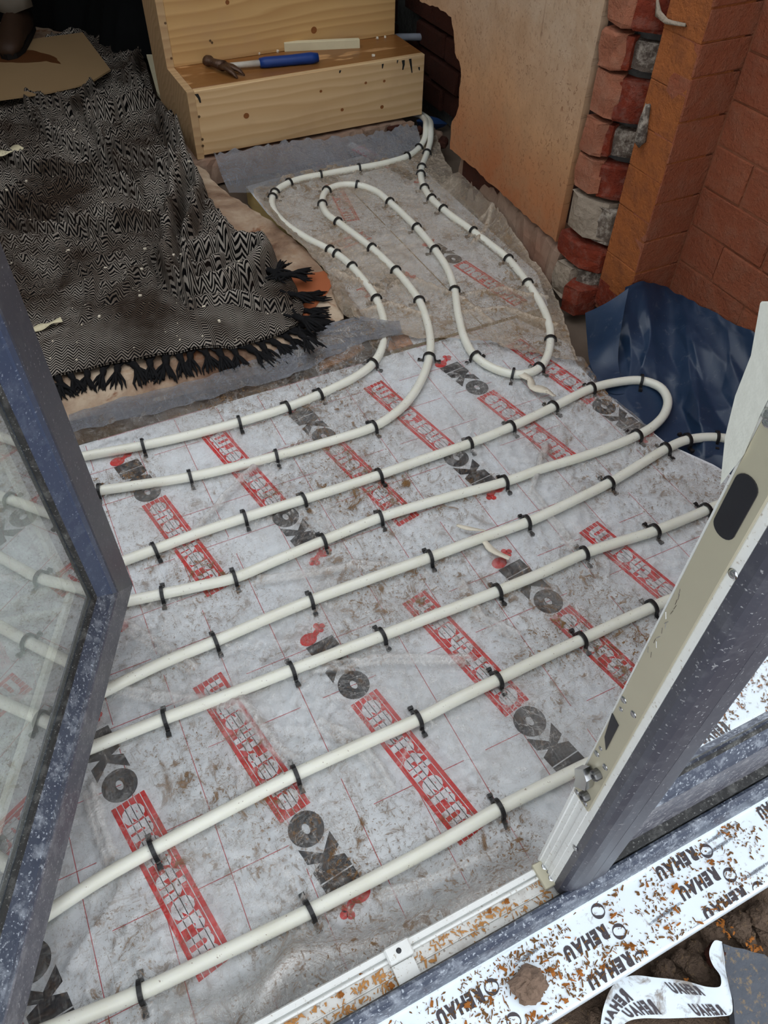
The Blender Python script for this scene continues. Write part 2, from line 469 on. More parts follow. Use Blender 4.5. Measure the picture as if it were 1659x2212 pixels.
    def brick(name, a, b, dust=srgb(150, 120, 100), dust_amt=0.35, white=0.0, scratch=0.4):
        t = NT(name); v = t.world()
        oi = t.n('ShaderNodeObjectInfo').outputs['Random']
        n1 = t.noise(v, 22, 6, 0.65); n2 = t.noise(v, 120, 4, 0.7); n3 = t.noise(v, 6, 3)
        c = t.mix(t.math('ADD', t.math('MULTIPLY', oi, 0.5), t.math('MULTIPLY', n3, 0.6), clamp=True), a, b)
        c = t.mix(t.math('MULTIPLY', t.ramp(n1, [(0.45, 0), (0.75, 1)]), dust_amt), c, dust)
        c = t.mix(t.math('MULTIPLY', t.ramp(n2, [(0.62, 0), (0.72, 1)]), scratch), c, tuple(x * 0.4 for x in a))
        if white: c = t.mix(t.math('MULTIPLY', t.ramp(t.noise(v, 40, 5, 0.7), [(0.47, 0), (0.62, 1)]), white), c, srgb(196, 186, 172))
        nm = t.bump(t.math('ADD', n1, t.math('MULTIPLY', n2, 0.6)), 0.8, 0.014)
        return t.done(t.bsdf(c, 0.9, 0.2, nm))
    MAT['brick_dusty'] = brick('brick_brown_dusty', srgb(148, 82, 58), srgb(166, 98, 70), srgb(160, 116, 94), 0.5)
    MAT['brick_pink'] = brick('brick_plaster_smeared', srgb(160, 98, 74), srgb(172, 112, 86), srgb(174, 132, 110), 0.6)
    MAT['brick_red'] = brick('brick_broken_red', srgb(116, 46, 32), srgb(146, 62, 38), srgb(96, 48, 42), 0.6, 0.10)
    MAT['brick_orange'] = brick('brick_orange_rubbed', srgb(166, 96, 52), srgb(176, 106, 60), srgb(124, 76, 54), 0.75)
    MAT['brick_grey'] = brick('brick_grey_limewashed', srgb(84, 76, 70), srgb(112, 98, 88), srgb(150, 136, 120), 0.5, 0.75)
    MAT['brick_soot'] = brick('brick_dark_brown', srgb(64, 36, 28), srgb(84, 48, 38), srgb(52, 38, 34), 0.5)  # dark brown bricks, used in the recess and cores
    MAT['mortar'] = plain('grey_mortar', srgb(96, 96, 94), 0.95, 0.1, 0.3, 50, 0.6)
    MAT['mortar_brown'] = plain('brown_mortar', srgb(148, 96, 72), 0.95, 0.1, 0.25, 50, 0.6)
    MAT['lime'] = plain('lime_mortar', srgb(158, 144, 128), 0.95, 0.1, 0.4, 45, 1.0)
    t = NT('rough_concrete'); w = t.world()
    n1 = t.noise(w, 18, 6, 0.7); n2 = t.noise(w, 3.5, 3)
    c = t.mix(n1, srgb(120, 92, 78), srgb(178, 154, 134)); c = t.mix(t.ramp(n2, [(0.5, 0), (0.65, 0.6)]), c, srgb(132, 86, 66))
    MAT['concrete'] = t.done(t.bsdf(c, 0.95, 0.2, t.bump(n1, 0.7, 0.01)))

    # --- old floor slab: pale dust over terracotta
    t = NT('old_floor_dusty'); w = t.world()
    n1 = t.noise(w, 5, 6, 0.62, 0.4); n2 = t.noise(w, 26, 5, 0.7); n3 = t.noise(w, 2.2, 2)
    c = t.ramp(n1, [(0.36, srgb(112, 84, 66)), (0.48, srgb(160, 134, 112)), (0.64, srgb(204, 184, 160))])
    c = t.mix(t.ramp(n2, [(0.5, 0), (0.72, 0.75)]), c, srgb(168, 134, 104))
    c = t.mix(t.ramp(t.noise(w, 9, 4, 0.6, 0.6), [(0.60, 0), (0.66, 0.8)]), c, srgb(134, 84, 54))
    MAT['slab'] = t.done(t.bsdf(c, 0.75, 0.3, t.bump(t.math('ADD', n2, n1), 0.5, 0.008)))
    MAT['terracotta'] = plain('bare_red_screed', srgb(172, 98, 62), 0.5, 0.4, 0.15, 14, 0.1)
    MAT['subfloor'] = plain('subfloor', srgb(110, 96, 84), 0.95, 0.1, 0.3, 8, 0.4)

    # --- timber
    def wood(name, a, b, dark, wet=0.0, seed=0.0):
        t = NT(name); v = t.coord('Object', loc=(seed, seed * 0.7, seed * 1.3))
        st = t.n('ShaderNodeMapping', {'Vector': v, 'Scale': (1.1, 9, 9)}).outputs[0]
        warp = t.noise(t.n('ShaderNodeMapping', {'Vector': v, 'Scale': (1.3, 7, 7)}).outputs[0], 1.0, 2)
        g = t.n('ShaderNodeSeparateXYZ', {'Vector': v})
        rings = t.math('FRACT', t.math('MULTIPLY', t.math('ADD', t.math('ADD', g.outputs[2], g.outputs[1]), t.math('MULTIPLY', warp, 0.11)), 34))
        rings = t.ramp(rings, [(0.0, 0), (0.65, 0.85), (0.8, 1), (1.0, 0)])
        c = t.mix(t.noise(st, 2.2, 5, 0.6), a, b)
        c = t.mix(t.math('MULTIPLY', rings, 0.55), c, dark)
        fib = t.noise(t.n('ShaderNodeMapping', {'Vector': v, 'Scale': (3, 220, 220)}).outputs[0], 1.0, 2)
        c = t.mix(t.math('MULTIPLY', fib, 0.2), c, tuple(x * 0.75 for x in a))
        sm = t.ramp(t.noise(v, 5, 4, 0.6), [(0.52, 0), (0.72, 1)])
        c = t.mix(t.math('MULTIPLY', sm, 0.35), c, srgb(196, 158, 120))
        rough = 0.62
        if wet:
            wn = t.ramp(t.noise(t.n('ShaderNodeMapping', {'Vector': v, 'Scale': (2.2, 6, 6)}).outputs[0], 1.6, 4, 0.5), [(0.40, 0), (0.43, 1)])
            c = t.mix(t.math('MULTIPLY', wn, wet), c, srgb(128, 80, 34))
            rough = t.ramp(wn, [(0, 0.62), (1, 0.28)])
        return t.done(t.bsdf(c, rough, 0.35, t.bump(fib, 0.12, 0.002)))
    MAT['pine'] = wood('pine_board', srgb(224, 188, 140), srgb(234, 204, 158), srgb(196, 150, 100))
    MAT['pine_up'] = wood('pine_board_darker', srgb(216, 174, 116), srgb(226, 188, 130), srgb(180, 130, 76), 0, 3.1)
    MAT['pine_wet'] = wood('pine_tread_wet', srgb(206, 158, 108), srgb(216, 172, 120), srgb(160, 110, 66), 0.85, 1.7)
    MAT['pine_side'] = wood('pine_side', srgb(200, 166, 122), srgb(212, 180, 138), srgb(170, 132, 92), 0, 5.0)
    MAT['knot'] = plain('knot', srgb(140, 86, 44), 0.6, 0.3, 0.35, 90)
    MAT['screw'] = plain('screw_head', srgb(120, 96, 70), 0.4, 0.6, 0.2, 100, 0, 0.6)
    MAT['black_mark'] = plain('black_smear', (0.02, 0.018, 0.016), 0.6, 0.3, 0.3)
    MAT['ply'] = plain('hardboard_sheet', srgb(160, 132, 96), 0.55, 0.4, 0.12, 3)
    MAT['ply_stain'] = plain('wet_stain', srgb(96, 58, 30), 0.5, 0.4, 0.25, 12)
    MAT['cream'] = plain('cream_foam', srgb(222, 212, 178), 0.8, 0.3, 0.08, 30, 0.1)
    MAT['scrap'] = plain('paper_tape', srgb(226, 218, 200), 0.8, 0.3, 0.1, 40)
    MAT['cardboard'] = plain('brown_hardboard', srgb(176, 120, 72), 0.7, 0.3, 0.2, 18)

    # --- blanket: black and white herringbone wool, dusty and stained
    t = NT('herringbone_wool')
    uv = t.n('ShaderNodeTexCoord').outputs['UV']
    w = t.world()
    wv = t.n('ShaderNodeTexNoise', {'Vector': w, 'Scale': 9.0, 'Detail': 2.0}).outputs['Color']
    wv = t.n('ShaderNodeVectorMath', {0: wv, 1: (0.5, 0.5, 0.5)}, operation='SUBTRACT').outputs[0]
    wv = t.n('ShaderNodeVectorMath', {0: wv, 'Scale': 0.014}, operation='SCALE').outputs[0]
    p = t.n('ShaderNodeVectorMath', {0: uv, 1: wv}, operation='ADD').outputs[0]
    g = t.n('ShaderNodeSeparateXYZ', {'Vector': p})
    tri = t.math('PINGPONG', g.outputs[0], 0.0135)
    vv = t.math('MULTIPLY', t.math('ADD', g.outputs[1], t.math('MULTIPLY', tri, 1.1)), 1 / 0.0088)
    st = t.math('PINGPONG', vv, 0.5)
    st = t.ramp(st, [(0.22, 0), (0.30, 1)])
    bigd = t.noise(w, 3.2, 5, 0.6, 0.3); fd = t.noise(w, 60, 4, 0.7)
    white = t.mix(t.ramp(bigd, [(0.40, 0), (0.62, 1)]), srgb(178, 170, 160), srgb(74, 61, 50))
    white = t.mix(t.math('MULTIPLY', fd, 0.5), white, srgb(104, 90, 78))
    c = t.mix(st, srgb(14, 13, 14), white)
    mudm = t.ramp(t.noise(w, 5.5, 5, 0.62, 0.5), [(0.51, 0), (0.66, 1)])
    c = t.mix(t.math('MULTIPLY', mudm, 0.62), c, srgb(40, 28, 20))
    du = t.ramp(t.noise(w, 230, 2), [(0.70, 0), (0.74, 1)])
    c = t.mix(t.math('MULTIPLY', du, 0.55), c, srgb(190, 176, 154))
    MAT['blanket'] = t.done(t.bsdf(c, 0.95, 0.1, t.bump(t.math('ADD', st, fd), 0.35, 0.004)))
    MAT['tassel'] = plain('black_yarn', (0.010, 0.010, 0.011), 0.9, 0.15, 0.5, 120, 0.3)

    # --- blue damp-proof sheet
    t = NT('blue_polythene'); w = t.world()
    n1 = t.noise(w, 11, 5, 0.6, 0.8); sc = t.ramp(t.noise(t.world((40, 40, 7), (0.3, 0.2, 0.4)), 1.0, 4, 0.7, 1.5), [(0.60, 0), (0.72, 1)])
    c = t.mix(n1, srgb(30, 47, 70), srgb(42, 63, 92))
    c = t.mix(t.math('MULTIPLY', sc, 0.30), c, srgb(128, 134, 140))
    MAT['blue'] = t.done(t.bsdf(c, t.ramp(n1, [(0.3, 0.28), (0.7, 0.46)]), 0.45, t.bump(n1, 0.12, 0.006)))
    MAT['blue_rag'] = plain('blue_plastic_scrap', srgb(56, 92, 150), 0.5, 0.4, 0.2, 20, 0.2)

    # --- door profiles
    def profile(name, col, dust, cover, rough=0.34):
        t = NT(name); w = t.world()
        d1 = t.ramp(t.noise(w, 240, 3, 0.6), [(0.64 - cover * 0.12, 0), (0.70 - cover * 0.10, 1)])
        d2 = t.math('MULTIPLY', t.ramp(t.noise(w, 46, 5, 0.7), [(0.50, 0), (0.70, 1)]), cover)
        d3 = t.math('MULTIPLY', t.noise(w, 12, 3), 0.22 * cover + 0.05)
        k = t.math('ADD', t.math('MAXIMUM', t.math('MULTIPLY', d1, 0.65), d2), d3, clamp=True)
        c = t.mix(k, col, dust)
        return t.done(t.bsdf(c, t.ramp(k, [(0, rough), (1, 0.8)]), 0.5, t.bump(d1, 0.12, 0.001)))
    MAT['anthracite'] = profile('anthracite_foil', srgb(56, 57, 68), srgb(170, 170, 172), 0.10)
    MAT['anthracite_dusty'] = profile('anthracite_foil_dusty', srgb(74, 74, 86), srgb(176, 176, 178), 0.40)
    MAT['anthracite_blue'] = profile('anthracite_bevel', srgb(56, 68, 96), srgb(170, 180, 196), 0.16, 0.26)  # bluer than the flats: sky reflection painted into the colour
    MAT['anthracite_bead'] = profile('glazing_bead', srgb(40, 49, 70), srgb(190, 198, 208), 0.50, 0.3)
    MAT['gasket'] = profile('black_gasket', (0.008, 0.008, 0.009), srgb(150, 150, 146), 0.35, 0.5)
    MAT['upvc'] = profile('white_upvc', srgb(228, 230, 228), srgb(150, 132, 110), 0.10, 0.3)
    MAT['upvc_dirty'] = profile('white_upvc_dirty', srgb(226, 226, 222), srgb(120, 92, 66), 0.32, 0.35)
    MAT['steel'] = plain('zinc_yellow_steel', srgb(190, 184, 162), 0.36, 0.5, 0.08, 12, 0, 0.35)
    MAT['steel_dark'] = plain('steel_bolt', srgb(116, 116, 116), 0.35, 0.5, 0.15, 40, 0, 0.9)
    MAT['chrome'] = plain('bright_screw', srgb(200, 202, 204), 0.22, 0.5, 0.1, 40, 0, 1.0)
    MAT['slot'] = plain('dark_slot', (0.012, 0.012, 0.016), 0.4, 0.5, 0.3)
    MAT['spacer'] = plain('warm_edge_spacer', srgb(236, 234, 222), 0.5, 0.4, 0.06, 200)
    MAT['flap'] = plain('white_foam_tape', srgb(206, 207, 198), 0.75, 0.3, 0.04, 90, 0.1)
    def glass(name, dust, refl=1.5):
        t = NT(name); w = t.world()
        tr = t.n('ShaderNodeBsdfTransparent', {'Color': (0.93, 0.96, 0.95, 1)}).outputs[0]
        gl = t.n('ShaderNodeBsdfGlossy', {'Color': (1, 1, 1, 1), 'Roughness': 0.02}).outputs[0]
        fr = t.n('ShaderNodeFresnel', {'IOR': 1.52}).outputs[0]
        a = t.mixsh(t.math('MULTIPLY', fr, refl, clamp=True), tr, gl)
        d = t.ramp(t.noise(w, 260, 2), [(0.66, 0), (0.72, 1)])
        haze = t.math('ADD', t.math('MULTIPLY', t.noise(w, 14, 5, 0.65), dust), t.math('MULTIPLY', d, 0.4), clamp=True)
        b = t.bsdf(srgb(206, 210, 206), 0.9, 0.1)
        return t.done(t.mixsh(haze, a, b))
    MAT['glass'] = glass('dusty_glass', 0.24, 0.40)
    MAT['glass_clean'] = glass('door_glass', 0.10)
    MAT['glass_inner'] = glass('inner_pane_glass', 0.50, 0.25)

    # --- outside
    t = NT('printed_white_film'); w = t.world()
    d = t.ramp(t.noise(w, 70, 5, 0.7, 0.6), [(0.60, 0), (0.70, 1)])
    c = t.mix(t.math('MULTIPLY', d, 0.55), srgb(222, 232, 240), srgb(120, 92, 62))
    MAT['sill_film'] = t.done(t.bsdf(c, 0.35, 0.4))
    t = NT('muddy_white_film'); w = t.world()
    d = t.ramp(t.noise(w, 34, 5, 0.7, 0.6), [(0.52, 0), (0.66, 1)])
    c = t.mix(t.math('MULTIPLY', d, 0.8), srgb(212, 222, 230), srgb(104, 84, 62))
    MAT['film_strip'] = t.done(t.bsdf(c, 0.4, 0.4))
    MAT['sill_print'] = plain('brown_black_print', srgb(64, 58, 62), 0.5, 0.3, 0.15, 80)
    MAT['sill_small'] = plain('grey_small_print', srgb(120, 124, 132), 0.5, 0.3, 0.1, 80)
    MAT['shaving'] = plain('wood_shaving', srgb(150, 92, 40), 0.8, 0.2, 0.45, 70)
    MAT['shaving_pale'] = plain('pale_shaving', srgb(190, 138, 84), 0.8, 0.2, 0.35, 60)
    MAT['shaving_dark'] = plain('brown_chips', srgb(112, 80, 48), 0.85, 0.2, 0.4, 80)
    t = NT('wet_soil'); w = t.world()
    n1 = t.noise(w, 24, 6, 0.7); n2 = t.noise(w, 110, 4, 0.7)
    c = t.mix(n1, srgb(54, 44, 38), srgb(116, 96, 80)); c = t.mix(t.ramp(n2, [(0.6, 0), (0.72, 0.7)]), c, srgb(150, 122, 84))
    MAT['soil'] = t.done(t.bsdf(c, 0.9, 0.25, t.bump(t.math('ADD', n1, n2), 0.8, 0.01)))
    MAT['clod'] = plain('dry_mud', srgb(124, 104, 90), 0.95, 0.1, 0.28, 70, 0.8)
    t = NT('dark_slab'); w = t.world()
    c = t.mix(t.noise(w, 14, 4), srgb(62, 66, 74), srgb(104, 108, 116)); c = t.mix(t.ramp(t.noise(w, 130, 4, 0.7), [(0.55, 0), (0.66, 0.8)]), c, srgb(140, 120, 92))
    MAT['slate'] = t.done(t.bsdf(c, 0.7, 0.3, t.bump(t.noise(w, 60, 4), 0.5, 0.006)))
    # --- hammer, boot, dark room
    MAT['hammer_head'] = plain('rusty_steel', srgb(88, 66, 52), 0.45, 0.5, 0.45, 90, 0.3, 0.5)
    MAT['hammer_shaft'] = plain('dusty_white_shaft', srgb(196, 190, 178), 0.5, 0.4, 0.2, 50)
    MAT['hammer_grip'] = plain('blue_rubber_grip', srgb(22, 58, 128), 0.45, 0.4, 0.18, 30)
    MAT['trouser'] = plain('pale_dusty_cloth', srgb(150, 142, 130), 0.95, 0.1, 0.4, 9, 0.3)
    MAT['boot'] = plain('brown_boot_leather', srgb(58, 40, 28), 0.6, 0.3, 0.3, 18, 0.2)
    MAT['sole'] = plain('dark_sole', srgb(30, 26, 24), 0.8, 0.2, 0.2)
    MAT['room_dark'] = plain('painted_room_dark', srgb(16, 17, 18), 0.95, 0.1, 0.4, 12, 0.2)  # near-black, paints the darkness of the unlit back room
    MAT['room_wall'] = plain('dim_room_wall', srgb(120, 108, 94), 0.95, 0.1, 0.1, 5)
    MAT['ceiling'] = plain('ceiling_board', srgb(200, 196, 188), 0.95, 0.1, 0.05, 5)
    MAT['crumb'] = plain('plaster_crumb', srgb(226, 216, 196), 0.95, 0.1, 0.1, 50)
build_materials()

def fold(x, y, pts, width, amp):
    """a soft ridge along a polyline"""
    bd = np.full(np.shape(x), 1e9)
    for i in range(len(pts) - 1):
        x0, y0 = pts[i][:2]; x1, y1 = pts[i + 1][:2]; dx, dy = x1 - x0, y1 - y0; L = dx * dx + dy * dy + 1e-12
        t = np.clip(((x - x0) * dx + (y - y0) * dy) / L, 0, 1)
        bd = np.minimum(bd, (x - x0 - t * dx) ** 2 + (y - y0 - t * dy) ** 2)
    return amp * np.exp(-bd / (width * width))

# ================================================================== THE SETTING
def structure():
    X3, Y3, XO = 1.454, 1.244, 1.32
    o = MB().box((0.1, 2.6, -0.09), (3.6, 5.6, 0.06)).build('floor', MAT['subfloor']); tag(o, 'rough concrete subfloor under the insulation boards', kind='structure')
    # --- old house floor, higher than the boards, with a broken edge
    edge = [(430, 350), (480, 405), (560, 455), (640, 515), (700, 580), (738, 622), (742, 680), (700, 712), (640, 745), (600, 790), (450, 832), (300, 872), (140, 905), (0, 950)]
    poly = [(0.60, 5.2), (0.60, 2.62)] + P2(edge, 0.02) + [(-1.6, 1.42), (-1.6, 5.2)]
    poly = wobble(poly, 0.02, 0.008, 3, 20)
    def h(x, y, d): return 0.020 + 0.003 * fbm(x * 6, y * 6, 3, 5) - 0.010 * np.exp(-d / 0.012) + 0.006 * np.clip(fbm(x * 14, y * 14, 3, 9), 0, 1) * np.exp(-d / 0.10)
    s = sheet('floor_old', poly, 0.02, h, MAT['slab'], thick=0.075, smooth=False); tag(s, 'older dusty floor slab under the blanket, its edge broken', kind='structure')
    # bare red patch where the dust is off
    pr = P2([(618, 598), (700, 585), (722, 612), (690, 650), (655, 700), (640, 712), (640, 660)], 0.022)
    p = sheet('floor_patch', wobble(pr, 0.015, 0.004, 8), 0.008, lambda x, y, d: 0.0262 + 0.002 * fbm(x * 12, y * 12, 2, 5) - 0.004 * np.exp(-d / .004), MAT['terracotta'], s)
    plabel(p, 'bare reddish patch of screed')
    # --- wall_right: plaster on brick, its end broken away at the hole
    wr = empty('wall_right', (1.30, 1.5, 0)); tag(wr, 'tan plastered wall with a ragged hole beside the step', kind='structure')
    hp = [(971, 321), (976, 262), (986, 250), (990, 228), (996, 165), (992, 133), (982, 114), (981, 82), (975, 36), (946, 17), (906, 2)]
    yz = [(q.y, q.z) for q in (atX(x, y, 1.30) for x, y in hp)]
    bot = [(q.y, q.z) for q in (atX(x, y, 1.30) for x, y in [(1200, 522), (1150, 478), (1100, 432), (1050, 388), (1010, 350)])]
    poly = wobble(bot + yz + [(2.4, 0.62)], 0.015, 0.005, 11, 40, False) + [(2.4, 2.4), (1.51, 2.4)]
    MB().prism(poly, 1.30, 1.322, 'yzx').build('plaster', MAT['plaster'], wr).location = (-1.30, -1.5, 0)
    def wpart(mb, name, mat): 
        q = mb.build(name, MAT[mat], wr); q.location = (-1.30, -1.5, 0); return q
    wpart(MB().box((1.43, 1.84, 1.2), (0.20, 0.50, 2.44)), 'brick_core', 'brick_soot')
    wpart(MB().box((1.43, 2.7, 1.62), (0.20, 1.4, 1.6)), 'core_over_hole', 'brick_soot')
    # rough concrete skirting below the plaster
    sk = P2([(1192, 592), (1100, 498), (1000, 393), (968, 340)], 0)
    mb = MB(); rings = []
    for i in range(26):
        t = i / 25; y = 1.51 + t * 0.62; rr = random.Random(i)
        base = 1.285 + 0.05 * t + rr.uniform(-.004, .004)
        rings.append([(base, y, -0.03), (base + 0.004 + rr.uniform(-.003, .003), y, 0.045 + rr.uniform(-.008, .012)), (base + 0.012, y, 0.085 + rr.uniform(-.012, .012)), (1.36, y, 0.125), (1.38, y, -0.03)])
    wpart(mb.ring_sweep(rings), 'skirting', 'concrete')
    # --- recess behind the hole: dark brickwork, each brick proud of the joint
    wpart(MB().box((1.66, 2.75, 0.9), (0.10, 1.5, 1.9)), 'recess_core', 'mortar')
    def regular(name, mat, a, b, u, cols, seed, L=0.215, Hh=0.078, T=0.05):
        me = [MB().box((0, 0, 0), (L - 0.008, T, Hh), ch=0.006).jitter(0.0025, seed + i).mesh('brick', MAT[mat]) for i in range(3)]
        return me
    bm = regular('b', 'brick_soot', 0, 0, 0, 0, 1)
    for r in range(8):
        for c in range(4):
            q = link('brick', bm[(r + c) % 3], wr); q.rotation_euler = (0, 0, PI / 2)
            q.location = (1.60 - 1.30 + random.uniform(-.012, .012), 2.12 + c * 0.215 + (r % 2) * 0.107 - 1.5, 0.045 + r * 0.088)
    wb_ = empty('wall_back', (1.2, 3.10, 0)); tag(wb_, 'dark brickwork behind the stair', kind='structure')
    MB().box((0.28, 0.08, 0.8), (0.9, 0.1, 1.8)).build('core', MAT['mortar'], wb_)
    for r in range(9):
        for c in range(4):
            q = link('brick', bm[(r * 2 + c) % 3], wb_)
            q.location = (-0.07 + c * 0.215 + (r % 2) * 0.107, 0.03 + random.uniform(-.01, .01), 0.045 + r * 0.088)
    # --- pier of torn-out bricks
    wp = empty('wall_pier', (1.30, 1.45, 0)); tag(wp, 'torn brick pier with red and lime-covered broken bricks', kind='structure')
    o3 = Vector((1.30, 1.45, 0))
    def pp(mb, name, mat):
        q = mb.build(name, MAT[mat], wp); q.location = -o3; return q
    pp(MB().prism([(1.345, 1.53), (1.36, 1.44), (1.42, 1.37), (1.55, 1.37), (1.55, 1.53)], -0.03, 2.4), 'mortar_core', 'mortar')
    zs = [-0.02, 0.078, 0.152, 0.268, 0.356, 0.448, 0.546, 0.634, 0.73, 0.82, 0.91]
    def bk(poly, z0, z1, mat, seed, j=0.004):
        # an irregular broken brick: an outline extruded in two lifts and roughened
        rr = random.Random(seed); n = len(poly); rings = []
        cx = sum(p[0] for p in poly) / n; cy = sum(p[1] for p in poly) / n
        for k, (z, sc) in enumerate(((z0, .93), (z0 + .007, 1), ((z0 + z1) / 2, 1.01), (z1 - .007, 1), (z1, .93))):
            rings.append([(cx + (x - cx) * sc + rr.uniform(-j, j), cy + (y - cy) * sc + rr.uniform(-j, j), z + rr.uniform(-j, j) * .5) for x, y in poly])
        return pp(MB().ring_sweep(rings), 'brick', mat)
    full = [(1.302, 1.515), (1.302, 1.47), (1.304, 1.43), (1.336, 1.398), (1.372, 1.372), (1.45, 1.372), (1.45, 1.515)]
    for i in range(len(zs) - 1):
        z0, z1 = zs[i] + 0.006, zs[i + 1] - 0.006
        if i == 0:
            bk([(1.262, 1.42), (1.275, 1.375), (1.33, 1.36), (1.36, 1.40), (1.33, 1.45)], -0.03, 0.045, 'brick_red', 1)
            bk([(1.285, 1.50), (1.285, 1.44), (1.33, 1.43), (1.36, 1.49)], -0.02, 0.07, 'lime', 2, .007)
            bk([(1.30, 1.43), (1.322, 1.39), (1.36, 1.37), (1.40, 1.42)], 0.0, 0.074, 'brick_grey', 3, .006)
        elif i == 1:
            bk([(1.296, 1.525), (1.293, 1.47), (1.296, 1.42), (1.325, 1.375), (1.37, 1.365), (1.45, 1.37), (1.45, 1.52)], z0, z1, 'brick_red', 10)
        elif i == 2:
            bk([(1.303, 1.515), (1.302, 1.48), (1.31, 1.44), (1.34, 1.40), (1.40, 1.40), (1.45, 1.515)], z0, z1, 'lime', 20, .006)
            bk([(1.322, 1.425), (1.338, 1.385), (1.375, 1.37), (1.42, 1.40), (1.38, 1.44)], z0, z1 - .012, 'brick_grey', 21)
        elif i % 2 == 1:
            bk([(1.300, 1.515), (1.300, 1.455), (1.318, 1.436), (1.36, 1.47), (1.36, 1.515)], z0, z1 + .004, 'brick_pink', i * 10)
            bk([(1.312, 1.44), (1.333, 1.405), (1.372, 1.375), (1.45, 1.375), (1.45, 1.48), (1.36, 1.48)], z0, z1, 'brick_red', i * 10 + 1)
        else:
            bk([(1.299, 1.515), (1.299, 1.47), (1.316, 1.452), (1.34, 1.46), (1.36, 1.515)], z0, z1, 'brick_pink', i * 10)
            bk([(1.316, 1.455), (1.326, 1.440), (1.35, 1.45), (1.34, 1.462)], z0 + .004, z1 - .004, 'brick_red', i * 10 + 2, .002)
            bk([(1.335, 1.445), (1.345, 1.415), (1.372, 1.393), (1.43, 1.40), (1.43, 1.47), (1.36, 1.47)], z0 + .008, z1 - .01, 'brick_grey', i * 10 + 1)
    # mortar blobs left on the pier
    def blob(name, pts, rad, mat):
        q = MB().tube(pts, rad, 8).jitter(.002, len(pts)).build(name, MAT[mat], wp, True); q.location = -o3; return q
    a = atX(1400, 225, 1.315); b = atX(1390, 262, 1.312); c = atX(1383, 305, 1.31)
    plabel(blob('mortar_lump', [a, b, c, c + Vector((0, 0, -0.012))], [.006, .011, .013, .003], 'brick_grey'), 'grey lump of old mortar hanging from the brick')
    a = atX(1420, 0, 1.33); b = atX(1422, 28, 1.32); c = atX(1440, 46, 1.316); d = atX(1482, 54, 1.316)
    plabel(blob('mortar_smear', [a, b, c, d], [.003, .006, .005, .002], 'lime'), 'white mortar smear')
    # --- orange rubbed reveal
    wo = empty('wall_reveal', (XO, 1.30, 0)); tag(wo, 'narrow orange-brown rubbed brick reveal beside the pier', kind='structure')
    zz = [0.0, 0.075, 0.165, 0.29, 0.385, 0.475, 0.57, 0.665, 0.76, 0.86]
    for i in range(len(zz) - 1):
        q = MB().box((0.058, 0.0015, (zz[i] + zz[i + 1]) / 2 + (0.012 if i == 0 else 0)), (0.116, 0.113, zz[i + 1] - zz[i] - 0.0012), ch=0.0015).jitter(0.0007, i).build('brick', MAT['brick_orange' if i else 'brick_red'], wo)
    MB().box((0.062, 0.0015, 1.2), (0.112, 0.108, 2.4)).build('mortar_core', MAT['mortar_brown'], wo)
    # --- face of dusty bricks between reveal and side wall (bed joints run along the sill direction)
    wf = empty('wall_corner', (1.40, Y3, 0)); tag(wf, 'strip of dusty brown brickwork between reveal and side wall', kind='structure')
    cj = [atY(*p, Y3).z for p in ((1463, 566), (1485, 499), (1512, 418), (1541, 332), (1568, 245), (1600, 150), (1625, 75), (1650, 0))]
    cz = [-0.02, cj[0] - .095] + cj + [cj[-1] + .09]
    MB().box((0.03, 0.036, 1.2), (0.14, 0.06, 2.44)).build('mortar_core', MAT['mortar_brown'], wf)
    for i in range(len(cz) - 1):
        hgt = cz[i + 1] - cz[i]
        if hgt <= 0.02: continue
        MB().box((-0.008, 0.03, (cz[i] + cz[i + 1]) / 2), (0.142, 0.062, hgt - 0.004), ch=0.0018).jitter(0.001, i + 40).build('brick', MAT['brick_dusty'], wf)
    # --- side wall of dusty bricks running back to the door
    ws = empty('wall_side', (X3, 0.8, 0)); tag(ws, 'dusty red-brown brick side wall above the blue sheet', kind='structure')
    MB().box((0.0665, -0.10, 1.2), (0.13, 1.16, 2.44)).build('mortar_core', MAT['mortar_brown'], ws)
    L, Hc = 0.228, 0.094
    me = [MB().box((0, 0, 0), (0.03, L - 0.005, Hc - 0.005), ch=0.002).jitter(0.0014, 60 + i).mesh('brick', MAT['brick_dusty']) for i in range(4)]
    for r in range(10):
        y = Y3 - 0.8 - 0.004 - (L / 2 if r % 2 else L / 4) 
        k = 0
        while y - L / 2 > -0.60:
            q = link('brick', me[(r * 3 + k) % 4], ws); q.location = (0.0125 + random.uniform(-.0015, .0015), y, 0.03 + r * Hc)
            if k == 0 and r % 2 == 0: q.scale = (1, 0.5, 1); q.location.y = Y3 - 0.8 - 0.004 - L / 4; y = Y3 - 0.8 - 0.004 - L / 2 - L / 2; k += 1; continue
            y -= L; k += 1
    # --- the rest of the shell: unseen, but it shapes the light
    o = MB().box((-0.4, 5.25, 1.2), (4.6, 0.1, 2.6)).build('wall_far', MAT['room_dark']); tag(o, 'far wall of the unlit room, painted black for its darkness', kind='structure')
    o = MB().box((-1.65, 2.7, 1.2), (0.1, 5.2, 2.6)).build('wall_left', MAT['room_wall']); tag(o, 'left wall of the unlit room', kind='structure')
    o = MB().box((1.0, 4.2, 1.2), (0.1, 2.2, 2.6)).build('wall_stair', MAT['room_dark']); tag(o, 'wall beside the stair foot, painted black for the darkness there', kind='structure')
    o = MB().box((-0.1, 4.0, 2.14), (3.4, 2.6, 0.08)).build('ceiling', MAT['ceiling']); tag(o, 'ceiling of the old room', kind='structure')
    mb = MB(); mb.box((-1.03, 0.165, 1.15), (1.2, 0.09, 2.5)); mb.box((1.27, 0.165, 1.15), (0.36, 0.09, 2.5)); mb.box((0.33, 0.165, 2.3), (1.5, 0.09, 0.3))
